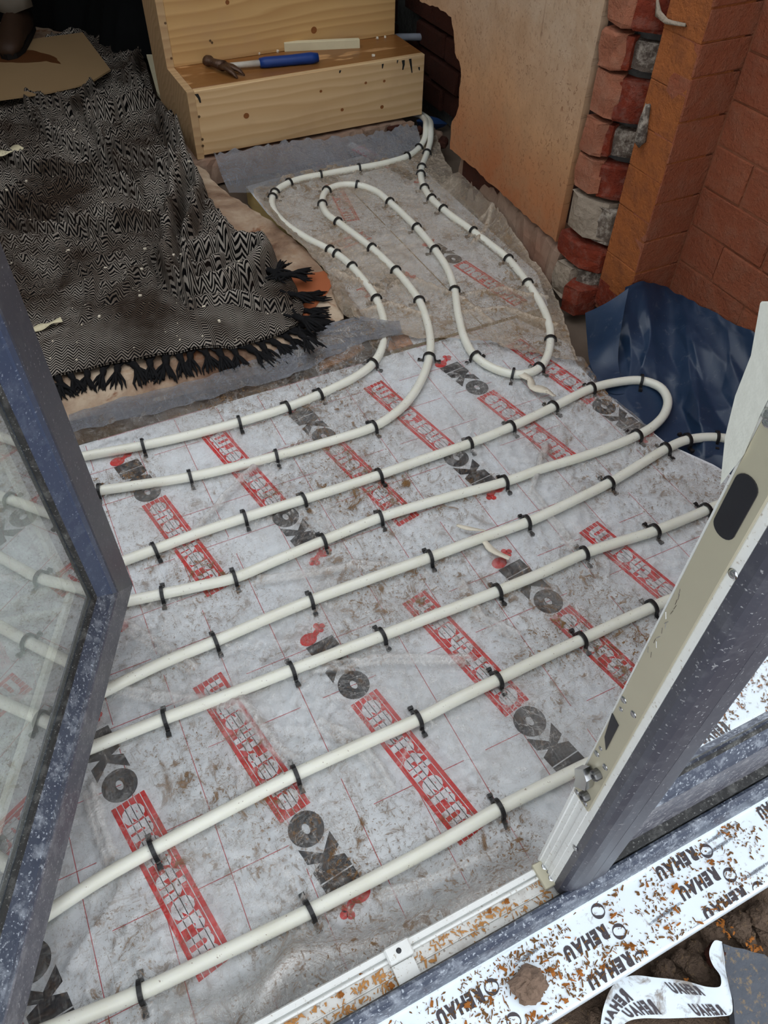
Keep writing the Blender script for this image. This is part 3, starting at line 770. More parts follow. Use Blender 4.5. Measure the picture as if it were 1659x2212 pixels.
    o = mb.build('wall_front', MAT['room_wall']); tag(o, 'outer wall around the door opening', kind='structure')
structure()

# ================================================================== INSULATION BOARDS
def boards():
    th = 0.058
    def board(name, poly, label, loc):
        o = empty(name, (loc[0], loc[1], -th)); tag(o, label, 'insulation board', 'foil-faced insulation boards')
        b = MB().prism([(x - loc[0], y - loc[1]) for x, y in poly], 0, th).build('panel', MAT['board'], o)
        b.data.materials.append(MAT['board_edge'])
        for p in b.data.polygons:
            if abs(p.normal.z) < 0.5: p.material_index = 1
        return o
    rgt = P2([(1640, 1062), (1540, 1003), (1440, 958), (1310, 852), (1245, 785), (1228, 742)], 0)
    front = [(-0.85, 0.205), (1.22, 0.205)] + rgt + [(1.10, 1.398), (0.62, 1.398), (-0.85, 1.398)]
    b0 = board('insulation_board', front, 'large silver insulation board with red and black print, under the pipe runs', (0.2, 0.8))
    b1 = board('insulation_board', [(0.735, 1.41), (1.0, 1.41), (1.0, 2.44), (0.70, 2.40), (0.70, 2.2), (0.735, 1.95)], 'narrow insulation offcut under the left half of the rear pipe loop', (0.85, 1.9))
    b2 = board('insulation_board', [(1.004, 1.41), (1.21, 1.41), (1.275, 1.56), (1.29, 2.46), (1.004, 2.44)], 'narrow insulation offcut beside the plastered wall', (1.15, 1.9))
    z0 = th
    class Ink:
        def __init__(s): s.mb = {}
        def poly(s, key, pts, lift):
            mb = s.mb.setdefault(key, MB()); mb.add([(x, y, lift) for x, y in pts], [tuple(range(len(pts)))])
        def tri(s, key, vs, fs, lift):
            s.mb.setdefault(key, MB()).add([(x, y, lift) for x, y in vs], fs)
    def row(par, loc, x, y, ang, sc=1.0, box=1.0):
        """one printed row: red crest, IKO, enertherm knocked out of a red bar"""
        o = empty('printed_row', (x - loc[0], y - loc[1], z0 + 0.0004), ang); o.parent = par
        L, W = 0.282 * sc, 0.054 * sc
        mb = MB(); mb.add([(0, -W / 2, 0), (L * box, -W / 2, 0), (L * box, W / 2, 0), (0, W / 2, 0)], [(0, 1, 2, 3)]); mb.build('red_bar', MAT['print_red'], o)
        v, f, _ = word_shape('enertherm', 0.062, 0.045, 0.9)
        mb = MB(); mb.add([((0.010 + a * 0.262) * sc, (-0.0190 + b * 0.0385) * sc, 0.0004) for a, b in v], f)
        for k in (-2, -1, 0, 1, 2):
            yy = k * W / 5.6; mb.add([(0, yy - .0006, .0004), (L, yy - .0006, .0004), (L, yy + .0006, .0004), (0, yy + .0006, .0004)], [(0, 1, 2, 3)])
        mb.build('lettering', MAT['print_silver'], o)
        # black IKO
        h = 0.026 * sc; mb = MB()
        def pg(pts): mb.add([(a * sc, b * sc, 0.0002) for a, b in pts], [tuple(range(len(pts)))])
        q = 0.0265
        pg([(-.138, -q), (-.1135, -q), (-.1095, q), (-.134, q)])                     # I
        pg([(-.1115, -q), (-.092, -q), (-.0845, -.009), (-.077, -q), (-.052, -q), (-.0735, -.001), (-.048, q), (-.0735, q), (-.0825, .010), (-.088, q), (-.1075, q)])   # K
        n = 24; out = [(-.029 + .0275 * math.cos(2 * PI * i / n), .0275 * math.sin(2 * PI * i / n)) for i in range(n)]
        inn = [(-.029 + .0085 * math.cos(2 * PI * i / n), .0055 * math.sin(2 * PI * i / n)) for i in range(n)]
        mb.add([(a * sc, b * sc, .0002) for a, b in out + inn], [(i, (i + 1) % n, n + (i + 1) % n, n + i) for i in range(n)])
        mb.build('black_lettering', MAT['print_black'], o)
        # red crest: a leaf-like head and a small curl
        mb = MB()
        n = 14
        head = [(-.150 + .013 * math.cos(2 * PI * i / n), -.013 + .016 * math.sin(2 * PI * i / n)) for i in range(n)]
        mb.add([(a * sc, b * sc, .0002) for a, b in head], [tuple(range(n))])
        mb.add([(a * sc, b * sc, .0003) for a, b in [(-.155, -.004), (-.146, -.002), (-.150, .010), (-.160, .020), (-.166, .016), (-.160, .006)]], [tuple(range(6))])
        for cx, cy, r in ((-.160, .022, .006), (-.166, .014, .006), (-.154, .016, .0055)):
            mb.add([((cx + r * math.cos(2 * PI * i / 10)) * sc, (cy + r * math.sin(2 * PI * i / 10)) * sc, .0004) for i in range(10)], [tuple(range(10))])
        mb.build('red_crest', MAT['print_red'], o)
    A = math.radians(-79.4)
    loc0 = (0.2, 0.8)
    for dy, dx in ((0.0, 0.0), (0.594, 0.2)):
        for k in range(-2, 3):
            x = 0.263 + dx + 0.4 * k; y = 0.572 + dy
            if -0.75 < x < 0.95: row(b0, loc0, x, y, A)
            # upside-down neighbour: its bar ends where it begins here
            x = 0.487 + dx + 0.4 * k - 0.0; y = 0.441 + dy
            if -0.8 < x < 1.15: row(b0, loc0, x, y, A + PI)
    # red 100 mm grid, interrupted as printed
    mb = MB(); t = 0.0006
    for i in range(-8, 12):
        x = -0.0285 + 0.0998 * i
        for j in range(13):
            ya = 0.205 + j * 0.1; yb = ya + (0.1 if (i * 7 + j * 3) % 5 else 0.055)
            yb = min(yb, 1.39)
            if x > 1.05 and ya < 0.3: continue
            if ya < yb and x < 1.12: mb.add([(x - t - .2, ya - .8, 0), (x + t - .2, ya - .8, 0), (x + t - .2, yb - .8, 0), (x - t - .2, yb - .8, 0)], [(0, 1, 2, 3)])
    for j in range(0, 12):
        y = 0.302 + 0.0995 * j
        for i in range(19):
            if (i * 5 + j * 7) % 4 == 0: continue
            x = -0.8 + i * 0.1; xb = x + (0.1 if (i + j) % 3 else 0.06)
            if xb < 1.1 - max(0, y - 1.0) * 0.0: mb.add([(x - .2, y - t - .8, 0), (xb - .2, y - t - .8, 0), (xb - .2, y + t - .8, 0), (x - .2, y + t - .8, 0)], [(0, 1, 2, 3)])
    g = mb.build('printed_grid', MAT['print_line'], b0); g.location = (0, 0, z0 + 0.0003)
    # rear offcuts lie in other directions
    q = at(690, 512, 0); row(b1, (0.85, 1.9), 0.79, 1.93, math.radians(10), 0.9, 0.55)
    row(b1, (0.85, 1.9), 0.965, 2.30, math.radians(-100), 0.9, 1.0)
    row(b1, (0.85, 1.9), 0.80, 1.68, math.radians(-170), 0.9, 0.1)
    row(b2, (1.15, 1.9), 1.10, 1.70, math.radians(-79), 0.9)
    row(b2, (1.15, 1.9), 1.20, 2.33, math.radians(105), 0.85, 0.8)
boards()

# ================================================================== PIPE AND CLIPS
R_PIPE = 0.0105
Z_PIPE = 0.0125
def px(pts, z=Z_PIPE): return [at(x, y, z) for x, y in pts]
def ext(p, q, x):
    """carry the straight run p -> q on to the given x"""
    t = (x - p.x) / (q.x - p.x); return p.lerp(q, t)
def pipe_path():
    runA = px([(905, 320), (880, 338), (830, 353), (776, 363), (735, 370), (693, 378), (655, 385), (625, 395), (600, 410), (588, 430), (592, 455), (615, 482), (660, 513), (712, 540), (745, 562), (775, 593), (808, 637), (826, 680), (831, 715), (824, 755), (805, 786), (770, 813), (730, 834), (690, 852), (620, 880), (517, 912), (410, 940), (309, 962), (190, 984)])
    runB = px([(921, 335), (911, 362), (909, 380), (917, 407), (932, 429), (957, 452), (1022, 500), (1062, 530), (1098, 560), (1140, 612), (1168, 655), (1186, 700), (1189, 735), (1182, 770), (1165, 795), (1138, 807), (1108, 808), (1065, 795), (1027, 770), (1003, 730), (990, 680), (982, 628), (966, 580), (940, 540), (900, 492), (842, 437), (810, 412), (772, 400), (735, 400), (706, 412), (696, 438), (706, 462), (730, 480), (803, 536), (855, 585), (885, 620), (908, 655), (924, 700), (930, 740), (926, 778), (910, 822), (880, 868), (845, 899), (807, 922), (740, 945), (670, 965), (597, 985), (505, 1009), (411, 1030), (215, 1060)])
    run3 = px([(275, 1209), (334, 1187), (430, 1151), (529, 1118), (655, 1079), (740, 1052), (819, 1026), (915, 992), (1014, 958), (1104, 922), (1195, 879), (1278, 839), (1330, 826), (1385, 822), (1425, 836), (1442, 862), (1436, 893), (1412, 920), (1376, 941), (1330, 961), (1250, 989), (1170, 1013), (1090, 1041), (960, 1076), (821, 1118), (760, 1142), (698, 1168), (600, 1209), (507, 1248), (430, 1266), (351, 1283), (285, 1297)])
    run5 = px([(232, 1490), (340, 1437), (465, 1385), (568, 1340), (672, 1297), (800, 1250), (928, 1204), (1035, 1164), (1138, 1128), (1230, 1086), (1316, 1043), (1380, 1005), (1438, 970), (1485, 950), (1548, 945), (1605, 957), (1640, 985), (1640, 1025), (1600, 1066), (1525, 1102), (1414, 1147), (1340, 1170), (1262, 1196), (1170, 1238), (1075, 1277), (950, 1325), (825, 1373), (730, 1409), (631, 1447), (490, 1502), (356, 1552), (200, 1614)])
    run7 = px([(100, 1975), (215, 1900), (330, 1835), (480, 1755), (639, 1673), (770, 1613), (903, 1554), (990, 1509), (1075, 1468), (1165, 1424), (1256, 1382), (1330, 1347), (1408, 1312), (1460, 1290)])
    run8 = px([(1255, 1658), (1170, 1700), (1078, 1747), (970, 1810), (870, 1865), (670, 1968), (480, 2059), (305, 2143), (110, 2222)])
    XL = -0.60
    tailA = [Vector((1.425, 2.95, 0.016)), Vector((1.43, 2.72, 0.018)), at(911, 252, 0.022), at(920, 275, 0.045), at(917, 300, 0.026)]
    tailB = [at(929, 308, 0.026), at(931, 280, 0.045), at(923, 256, 0.022), Vector((1.46, 2.74, 0.018)), Vector((1.455, 2.95, 0.016))]
    def uturn(p, q, bulge=1.0):
        m = (p + q) / 2; r = (p - q).length / 2 * bulge
        return [p + Vector((-r * .7, (q.y - p.y) * .14, 0)), m + Vector((-r, 0, 0)), q + Vector((-r * .7, (p.y - q.y) * .14, 0))]
    # run B -> run 3 (left turn) -> run 5 -> run 7 -> run 8 -> back along the left side -> run A
    p2 = ext(runB[-2], runB[-1], XL); p3 = ext(run3[1], run3[0], XL)
    p4 = ext(run3[-2], run3[-1], XL); p5 = ext(run5[1], run5[0], XL)
    p6 = ext(run5[-2], run5[-1], XL); p7 = ext(run7[1], run7[0], XL)
    r7 = ext(run7[-2], run7[-1], 0.88); r8 = ext(run8[1], run8[0], 0.80)
    mid = (r7 + r8) / 2 + Vector((0.075, 0, 0))
    p8 = ext(run8[-2], run8[-1], -0.45); p1 = ext(runA[-2], runA[-1], -0.68)
    left = [Vector((-0.72, p8.y + .03, Z_PIPE)), Vector((-0.80, 0.40, Z_PIPE)), Vector((-0.80, 0.9, Z_PIPE)), Vector((-0.78, p1.y - .06, Z_PIPE))]
    pts = tailB[::-1] + runB + [p2] + uturn(p2, p3) + [p3] + run3 + [p4] + uturn(p4, p5) + [p5] + run5 + [p6] + uturn(p6, p7) + [p7] + run7 + [r7, mid, r8] + run8 + [p8] + left + [p1] + runA[::-1] + tailA[::-1]
    out = []
    for p in pts:
        if not out or (out[-1] - p).length > 0.004: out.append(p)
    return catmull(out, 0.010)
PIPE = pipe_path()
PIPE_XY = np.array([(p.x, p.y) for p in PIPE])
def pipe_obj():
    o = MB().tube(PIPE, R_PIPE, 14).build('heating_pipe', MAT['pipe'], None, True)
    tag(o, 'long cream plastic heating pipe looped back and forth across the floor', 'pipe')
pipe_obj()

CLIPS = {
 'rear': ('on the {n} of the outer rear pipe curve, counted from the step', [(905, 320), (879, 339), (776, 363), (693, 377), (628, 394), (594, 415), (589, 427), (712, 538), (727, 550), (760, 577), (814, 647), (804, 786), (690, 851), (620, 879), (517, 911), (309, 962)]),
 'wall': ('on the {n} of the inner rear pipe loops, counted from the wall hole', [(923, 333), (911, 362), (909, 378), (917, 407), (932, 429), (957, 452), (1022, 499), (1098, 560), (1139, 612), (1189, 735), (1166, 793), (1108, 808), (1026, 770), (983, 627), (940, 540), (899, 491), (842, 437), (771, 400), (706, 412), (697, 440), (730, 479), (803, 536), (855, 584), (906, 651), (927, 775), (807, 922), (597, 985), (411, 1030), (216, 1060)]),
 'r3': ('', [(334, 1187), (529, 1118), (655, 1079), (819, 1026), (1014, 958), (1104, 922), (1195, 879), (1278, 839), (1385, 822)]),
 'r4': ('', [(351, 1283), (507, 1248), (698, 1168), (821, 1118), (1090, 1041), (1376, 941)]),
 'r5': ('', [(465, 1385), (672, 1297), (928, 1204), (1138, 1128), (1316, 1043), (1438, 970), (1485, 950), (1548, 945)]),
 'r6': ('', [(356, 1552), (631, 1447), (825, 1373), (1075, 1277), (1262, 1196), (1414, 1147), (1524, 1102)]),
 'r7': ('', [(330, 1835), (639, 1673), (903, 1554), (1075, 1468), (1256, 1382), (1408, 1312)]),
 'r8': ('', [(305, 2143), (670, 1968), (1078, 1747)]),
}
ORD = ['first', 'second', 'third', 'fourth', 'fifth', 'sixth', 'seventh', 'eighth', 'ninth', 'tenth', 'eleventh', 'twelfth', 'thirteenth', 'fourteenth', 'fifteenth', 'sixteenth', 'seventeenth', 'eighteenth', 'nineteenth', 'twentieth', 'twenty-first', 'twenty-second', 'twenty-third', 'twenty-fourth', 'twenty-fifth', 'twenty-sixth', 'twenty-seventh', 'twenty-eighth', 'twenty-ninth', 'thirtieth']
RUNS = {'r8': 'pipe run nearest the door sill', 'r7': 'second pipe run from the door sill', 'r6': 'third pipe run from the door sill', 'r5': 'fourth pipe run from the door sill', 'r4': 'fifth pipe run from the door sill', 'r3': 'sixth pipe run from the door sill'}
CLIP_XY = []
def clips():
    R = R_PIPE + 0.0022
    prof = [(-R - .0090, -.0105), (-R - .0062, -.0080), (-R - .0012, -.0085), (-R, -.002)]
    prof += [(R * math.cos(PI - a), R * math.sin(PI - a)) for a in np.linspace(0, PI, 13)]
    prof += [(R, -.002), (R + .0012, -.0085), (R + .0062, -.0080), (R + .0090, -.0105)]
    w, t = 0.0024, 0.0017
    rings = []
    for i, (x, z) in enumerate(prof):
        a = prof[max(i - 1, 0)]; b = prof[min(i + 1, len(prof) - 1)]
        d = Vector((b[0] - a[0], b[1] - a[1])).normalized(); nx, nz = -d.y, d.x
        rings.append([(x + nx * t, -w, z + nz * t), (x + nx * t, w, z + nz * t), (x - nx * t, w, z - nz * t), (x - nx * t, -w, z - nz * t)])
    mb = MB().ring_sweep(rings)
    for sx in (-1, 1):   # barbed feet and the small square heads above them
        mb.box((sx * (R + .0105), 0, -.0085), (.005, .0062, .0055)); mb.box((sx * (R + .0012), 0, -.0085), (.003, .0052, .009))
    me = mb.mesh('pipe_clip', MAT['clip'])
    for key, (txt, pts) in CLIPS.items():
        for i, (u, v) in enumerate(pts):
            p = at(u, v, Z_PIPE); d = (PIPE_XY[:, 0] - p.x) ** 2 + (PIPE_XY[:, 1] - p.y) ** 2; k = int(np.argmin(d))
            q = PIPE[k]; tn = PIPE[min(k + 1, len(PIPE) - 1)] - PIPE[max(k - 1, 0)]
            o = link('pipe_clip', me); rr = random.Random(i * 13 + len(key) + int(u))
            o.scale = (1.12, 1.35, 1.12); o.location = (q.x, q.y, q.z); o.rotation_euler = (0, rr.uniform(-.10, .10), math.atan2(tn.y, tn.x) - PI / 2 + rr.uniform(-.12, .12))
            CLIP_XY.append((q.x, q.y))
            if key == 'rear': lab = 'black plastic clip, %s from the step along the pipe skirting the broken slab' % ORD[i]
            elif key == 'wall': lab = 'black plastic clip, %s from the wall hole along the pipe beside the plastered wall' % ORD[i]
            else: lab = 'black plastic clip, %s from the left on the %s' % (ORD[i], RUNS[key])
            tag(o, lab, 'pipe clip', 'black clips holding the heating pipe')
clips()

# ================================================================== FILMS
def films():
    cl = np.array(CLIP_XY)
    def pulls(x, y, amp=0.005):
        z = np.zeros_like(x); c = np.zeros_like(x)
        for i, (cx, cy) in enumerate(cl):
            m = (np.abs(x - cx) < 0.15) & (np.abs(y - cy) < 0.15)
            if not m.any(): continue
            dx, dy = x[m] - cx, y[m] - cy; r = np.hypot(dx, dy); a = np.arctan2(dy, dx)
            rid = 1 - np.abs(noise(a * 4.4 + i * 5.1, r * 7 + i, 3)) * 3.2; k = np.exp(-r / 0.055) * (1 - np.exp(-r / 0.012)) * (0.35 + 0.65 * ((i * 7) % 5) / 4)
            z[m] += amp * k * rid
            c[m] = np.maximum(c[m], k * np.clip((rid - .72) / .28, 0, 1) * 1.6)
        return z, c
    def wr(x, y, s):
        r1 = ridged(x * 9 + y * 5, y * 13 - x * 3, 3, s); r2 = ridged(x * 24 - y * 15, y * 7 + x * 6, 3, s + 5)
        b = np.clip(fbm(x * 3.1, y * 3.1, 3, s + 9) + 0.35, 0, 1)
        c = np.clip((np.maximum(r1, r2) - 1.45) / .35, 0, 1) * b
        return (0.0034 * r1 + 0.0026 * r2) * (0.35 + b), c
    top = [(1262, 772), (1150, 738), (1000, 735), (880, 712), (800, 700), (735, 712), (600, 778), (400, 852), (160, 926), (20, 965)]
    poly = [(-0.9, 0.202), (1.24, 0.202)] + P2([(1640, 1075), (1550, 1010), (1440, 962), (1380, 905), (1310, 848)], 0.004) + P2(top, 0.01) + [(-0.9, 1.46)]
    poly = wobble(poly, 0.03, 0.004, 21, 14)
    f1 = P2([(540, 2230), (620, 2110), (690, 2065), (800, 2050), (960, 1985), (1150, 1880)], 0.02)
    f2 = P2([(380, 2212), (560, 2150), (640, 2060)], 0.02)
    f3 = P2([(160, 2080), (240, 1960), (300, 1890)], 0.01)
    folds = [P2(q, 0.004) for q in ([(240, 1480), (330, 1500), (520, 1520)], [(690, 1440), (840, 1420), (1010, 1420)], [(690, 1560), (780, 1600), (850, 1700)], [(500, 1480), (590, 1600), (640, 1640)], [(560, 1250), (640, 1240), (760, 1220)], [(760, 1215), (880, 1225), (1010, 1170)], [(1180, 960), (1150, 1060), (1240, 1180)], [(1000, 1260), (1040, 1330), (1120, 1370)], [(560, 1000), (480, 1080), (420, 1150)], [(250, 1330), (360, 1400), (420, 1440)], [(200, 1700), (230, 1800), (250, 1850)], [(830, 1930), (930, 1900), (1080, 1830)])]
    def h(x, y, d):
        (zw, cw), (zp, cp) = wr(x, y, 3), pulls(x, y)
        z = 0.0035 + zw + zp; cr = np.maximum(cw * .55, cp)
        z = z + fold(x, y, f1, 0.022, 0.034) + fold(x, y, f2, 0.018, 0.022) + fold(x, y, f3, 0.012, 0.010)
        for i, f in enumerate(folds):
            q = fold(x + .004 * noise(x * 30, y * 30, 3), y + .004 * noise(x * 30, y * 30, 5), f, 0.006, 1.0); q2 = fold(x + .012, y + .006, f, 0.004, 1.0)
            z = z + q * .007 + q2 * .004; cr = np.maximum(cr, np.maximum(q, q2) * .75)
        z = z + 0.035 * np.exp(-np.clip(y - 0.205, 0, 9) / 0.03) * (0.6 + 0.5 * fbm(x * 9, y * 2, 2, 4))
        z = z + np.clip((y - 1.37) / 0.1, 0, 1) * 0.024 * (x < 0.75)
        cr = np.maximum(cr, fold(x, y, f1, .03, .6) + fold(x, y, f2, .02, .5))
        return np.maximum(z, 0.0022), cr
    o = sheet('polythene_sheet', poly, 0.0042, h, MAT['film_front']); tag(o, 'clear muddy polythene sheet crumpled over the printed board by the door', 'plastic sheet')
    # rear sheet
    left = [(548, 432), (600, 500), (660, 548), (705, 590), (740, 640), (765, 700)]
    poly = P2([(1248, 790), (1100, 755), (1010, 735), (900, 735), (830, 712)], 0.006) + P2(left[::-1], 0.012) + P2([(560, 408), (640, 378), (760, 352), (860, 330), (905, 300), (938, 278), (955, 335), (985, 392), (1080, 492), (1165, 588), (1192, 630), (1218, 690)], 0.006)
    poly = wobble(poly, 0.025, 0.007, 33, 16)
    rf = [P2(q, 0.004) for q in ([(1015, 640), (1080, 630), (1180, 650)], [(1000, 680), (1090, 670), (1200, 710)], [(1040, 480), (1120, 470), (1190, 560)], [(900, 610), (1000, 650), (1060, 700)], [(760, 690), (840, 660), (930, 690)], [(720, 590), (790, 620), (830, 640)], [(1060, 470), (1045, 510), (1020, 530)])]
    def h2(x, y, d):
        (zw, cw), (zp, cp) = wr(x, y, 13), pulls(x, y)
        z = 0.0075 + zw * 1.25 + zp; cr = np.maximum(cw * .6, cp)
        for f in rf: z = z + fold(x, y, f, 0.008, 0.009); cr = np.maximum(cr, fold(x, y, f, .007, .7))
        z = z + np.clip((x - 1.255) / 0.05, 0, 1) ** 2 * 0.035 * (y > 1.5) * (y < 2.12)            # turned up at the wall
        z = z + np.clip((0.735 - x) / 0.04, 0, 1) * 0.022                           # laps onto the old slab
        z = z + np.exp(-d / 0.02) * 0.003 * (1 + fbm(x * 20, y * 20, 2, 8))
        return np.maximum(z, 0.004), np.maximum(cr, .3 * np.exp(-d / .006))
    o = sheet('polythene_sheet', poly, 0.0045, h2, MAT['film_rear']); tag(o, 'brown-stained polythene sheet under the rear pipe loops, torn along its edges', 'plastic sheet')
    # turned-back torn flap
    pf = P2([(702, 588), (730, 595), (752, 625), (775, 660), (782, 690), (758, 684), (735, 664), (720, 630)], 0.03)
    o = sheet('torn_flap', wobble(pf, 0.012, 0.003, 5, 40), 0.004, lambda x, y, d: 0.040 + 0.010 * fbm(x * 16, y * 16, 2, 4) - 0.02 * np.exp(-d / .01), MAT['film_rear']); tag(o, 'curled torn flap of dusty polythene at the broken slab corner', 'plastic flap')
    # grey membrane lapping the slab edge (front) and up to the step (rear)
    pg = P2([(155, 935), (150, 900), (260, 868), (420, 828), (540, 786), (640, 742), (700, 712), (760, 690), (860, 700), (870, 722), (760, 752), (640, 806), (480, 850), (330, 893)], 0.02)
    o = sheet('grey_membrane', wobble(pg, 0.02, 0.006, 6, 20), 0.006, lambda x, y, d: 0.027 + 0.004 * ridged(x * 8 + y * 20, y * 22, 2, 6) - 0.012 * np.clip((1.46 - y) / .06, 0, 1), MAT['grey_membrane']); tag(o, 'grey damp-proof membrane strip lapping the front edge of the old slab', 'membrane')
    top_e = [at(470, 366, .02), at(520, 352, .03), at(600, 338, .03), at(700, 326, .03), at(800, 316, .03), at(905, 300, .02)]
    bot_e = [at(495, 415, .012), at(575, 412, .012), at(640, 384, .010), at(730, 368, .010), at(820, 352, .010), at(915, 322, .010)]
    mb = MB(); n = 60; m = 8; rows_ = []
    ct = catmull([p + Vector((0, 0.02, 0.045)) for p in top_e], 0.005); cb = catmull(bot_e, 0.005)
    vs = []; fs = []
    for i in range(n):
        a = ct[int(i / (n - 1) * (len(ct) - 1))]; b = cb[int(i / (n - 1) * (len(cb) - 1))]
        rr = random.Random(i)
        for j in range(m):
            t = j / (m - 1); p = b.lerp(a, t); p.z = 0.010 + 0.055 * t ** 1.6 + 0.004 * math.sin(i * .9 + j * 1.3) * t + (rr.uniform(-.007, .007) if j == m - 1 else 0)
            vs.append(p)
    for i in range(n - 1):
        for j in range(m - 1): fs.append((i * m + j, (i + 1) * m + j, (i + 1) * m + j + 1, i * m + j + 1))
    mb.add(vs, fs); o = mb.build('grey_membrane', MAT['grey_membrane'], None, True); tag(o, 'grey damp-proof membrane turned up below the lowest wooden step', 'membrane')
    # brown hardboard pieces trapped under the film
    for i, (pts, lab) in enumerate((([(690, 768), (778, 742), (788, 752), (760, 772), (690, 800)], 'brown hardboard scrap lying under the film between slab and first pipe run'),
                       ([(842, 728), (880, 722), (892, 744), (850, 756), (838, 756)], 'small brown hardboard square under the film beside the inner pipe'),
                       ([(560, 775), (700, 745), (704, 752), (566, 792)], 'thin brown hardboard strip under the film along the slab'))):
        o = MB().prism(P2(pts, 0.002), -0.002, 0.0035).build('hardboard_scrap', MAT['cardboard']); tag(o, lab, 'scrap', 'brown scraps under the film')
films()

# ================================================================== BLUE SHEET IN THE CORNER
def blue_sheet():
    # floor edge under the boards -> bulging drape -> torn top edge against the wall
    A = [at(1262, 800, -.012), at(1300, 845, -.012), at(1380, 915, -.012), at(1440, 965, -.012), at(1540, 1010, -.012), at(1640, 1080, -.012)]
    W = [Vector((1.36, 1.225, 0.0)), Vector((1.42, 1.21, 0.0)), Vector((1.44, 1.10, 0.0)), Vector((1.445, 0.95, 0)), Vector((1.445, 0.78, 0)), Vector((1.445, 0.56, 0))]
    T = [atY(1352, 618, 1.236), atY(1390, 612, 1.236), atX(1445, 625, 1.448), atX(1500, 652, 1.448), atX(1570, 690, 1.448), atX(1659, 730, 1.448)]
    T[1].z += .004
    cA = catmull(A, 0.006); cW = catmull(W, 0.006); cT = catmull(T, 0.006)
    n, m = 170, 84
    def samp(c, t):
        f = t * (len(c) - 1); i = min(int(f), len(c) - 2); return c[i].lerp(c[i + 1], f - i)
    def nz(a, b, s_): return float(noise(np.array([a]), np.array([b]), s_)[0])
    # sharp folds of stiff film: (apex along, apex up, direction, height)
    peaks = [(.30, .50, .020, .16, .22), (.62, .34, .045, .12, .30), (.80, .60, .025, .14, .25), (.50, .78, .022, .12, .2), (.12, .55, .020, .10, .3)]
    vs = []; fs = []
    for i in range(n):
        t = i / (n - 1); a, w_, c = samp(cA, t), samp(cW, t), samp(cT, t)
        for j in range(m):
            s = j / (m - 1)
            # quadratic drape: flat near the boards, leaning on the wall at the top
            k = w_.lerp(a, .42)
            p = a * (1 - s) ** 2 + k * (2 * s * (1 - s)) + c * s ** 2
            d = 0.0
            for (pt, ps, ph, wt, wss) in peaks:
                e_ = abs(t - pt + .35 * (s - ps)) / wt + abs(s - ps) / wss
                d += ph * max(0, 1 - e_)
            d += .022 * (1 - abs(nz(t * 2.6 + s * 1.2, s * 1.3 - t * 1.6, 7)) * 2.2) + .0015 * (1 - abs(nz(t * 10 - s * 3, s * 4 + t * 4, 9)) * 2.2)
            env = math.sin(PI * min(1, max(0, s) ** .8)) ** .7 if 0 < s < 1 else 0
            p += Vector((-.72, -.30, .45)) * d * env
            if s > .96: p.z += .006 * nz(t * 14, 3.3, 5)
            p.z = max(p.z, -.012)
            vs.append(p)
    for i in range(n - 1):
        for j in range(m - 1): fs.append((i * m + j, i * m + j + 1, (i + 1) * m + j + 1, (i + 1) * m + j))
    e = empty('damp_proof_sheet', (1.35, 1.0, 0)); tag(e, 'dark blue damp-proof sheet bunched up in the brick corner', 'plastic sheet')
    q = MB().add([Vector(v) - Vector((1.35, 1.0, 0)) for v in vs], fs).build('sheet', MAT['blue'], e, True)
    # the pleat that stands out at its left end
    pl = [(1264, 676), (1268, 730), (1275, 790), (1300, 842)]; pr = [(1348, 622), (1330, 690), (1322, 760), (1335, 842)]
    vs = []; fs = []; m = 14
    lo = catmull([atY(*pl[0], 1.262), atY(*pl[1], 1.235), at(1275, 788, 0.0), at(1300, 842, -0.008)], 0.01); hi = catmull([atY(1358, 622, 1.215), atY(1345, 690, 1.17), at(1335, 775, 0.02), at(1350, 850, -0.002)], 0.01)
    n = 30
    for i in range(n):
        a, b = samp(lo, i / (n - 1)), samp(hi, i / (n - 1))
        for j in range(m):
            s = j / (m - 1); p = a.lerp(b, s) + Vector((-0.4, -0.6, 0)) * (0.012 * math.sin(PI * s)); vs.append(p - Vector((1.35, 1.0, 0)))
    for i in range(n - 1):
        for j in range(m - 1): fs.append((i * m + j, i * m + j + 1, (i + 1) * m + j + 1, (i + 1) * m + j))
    MB().add(vs, fs).build('pleat', MAT['blue'], e, True)
blue_sheet()

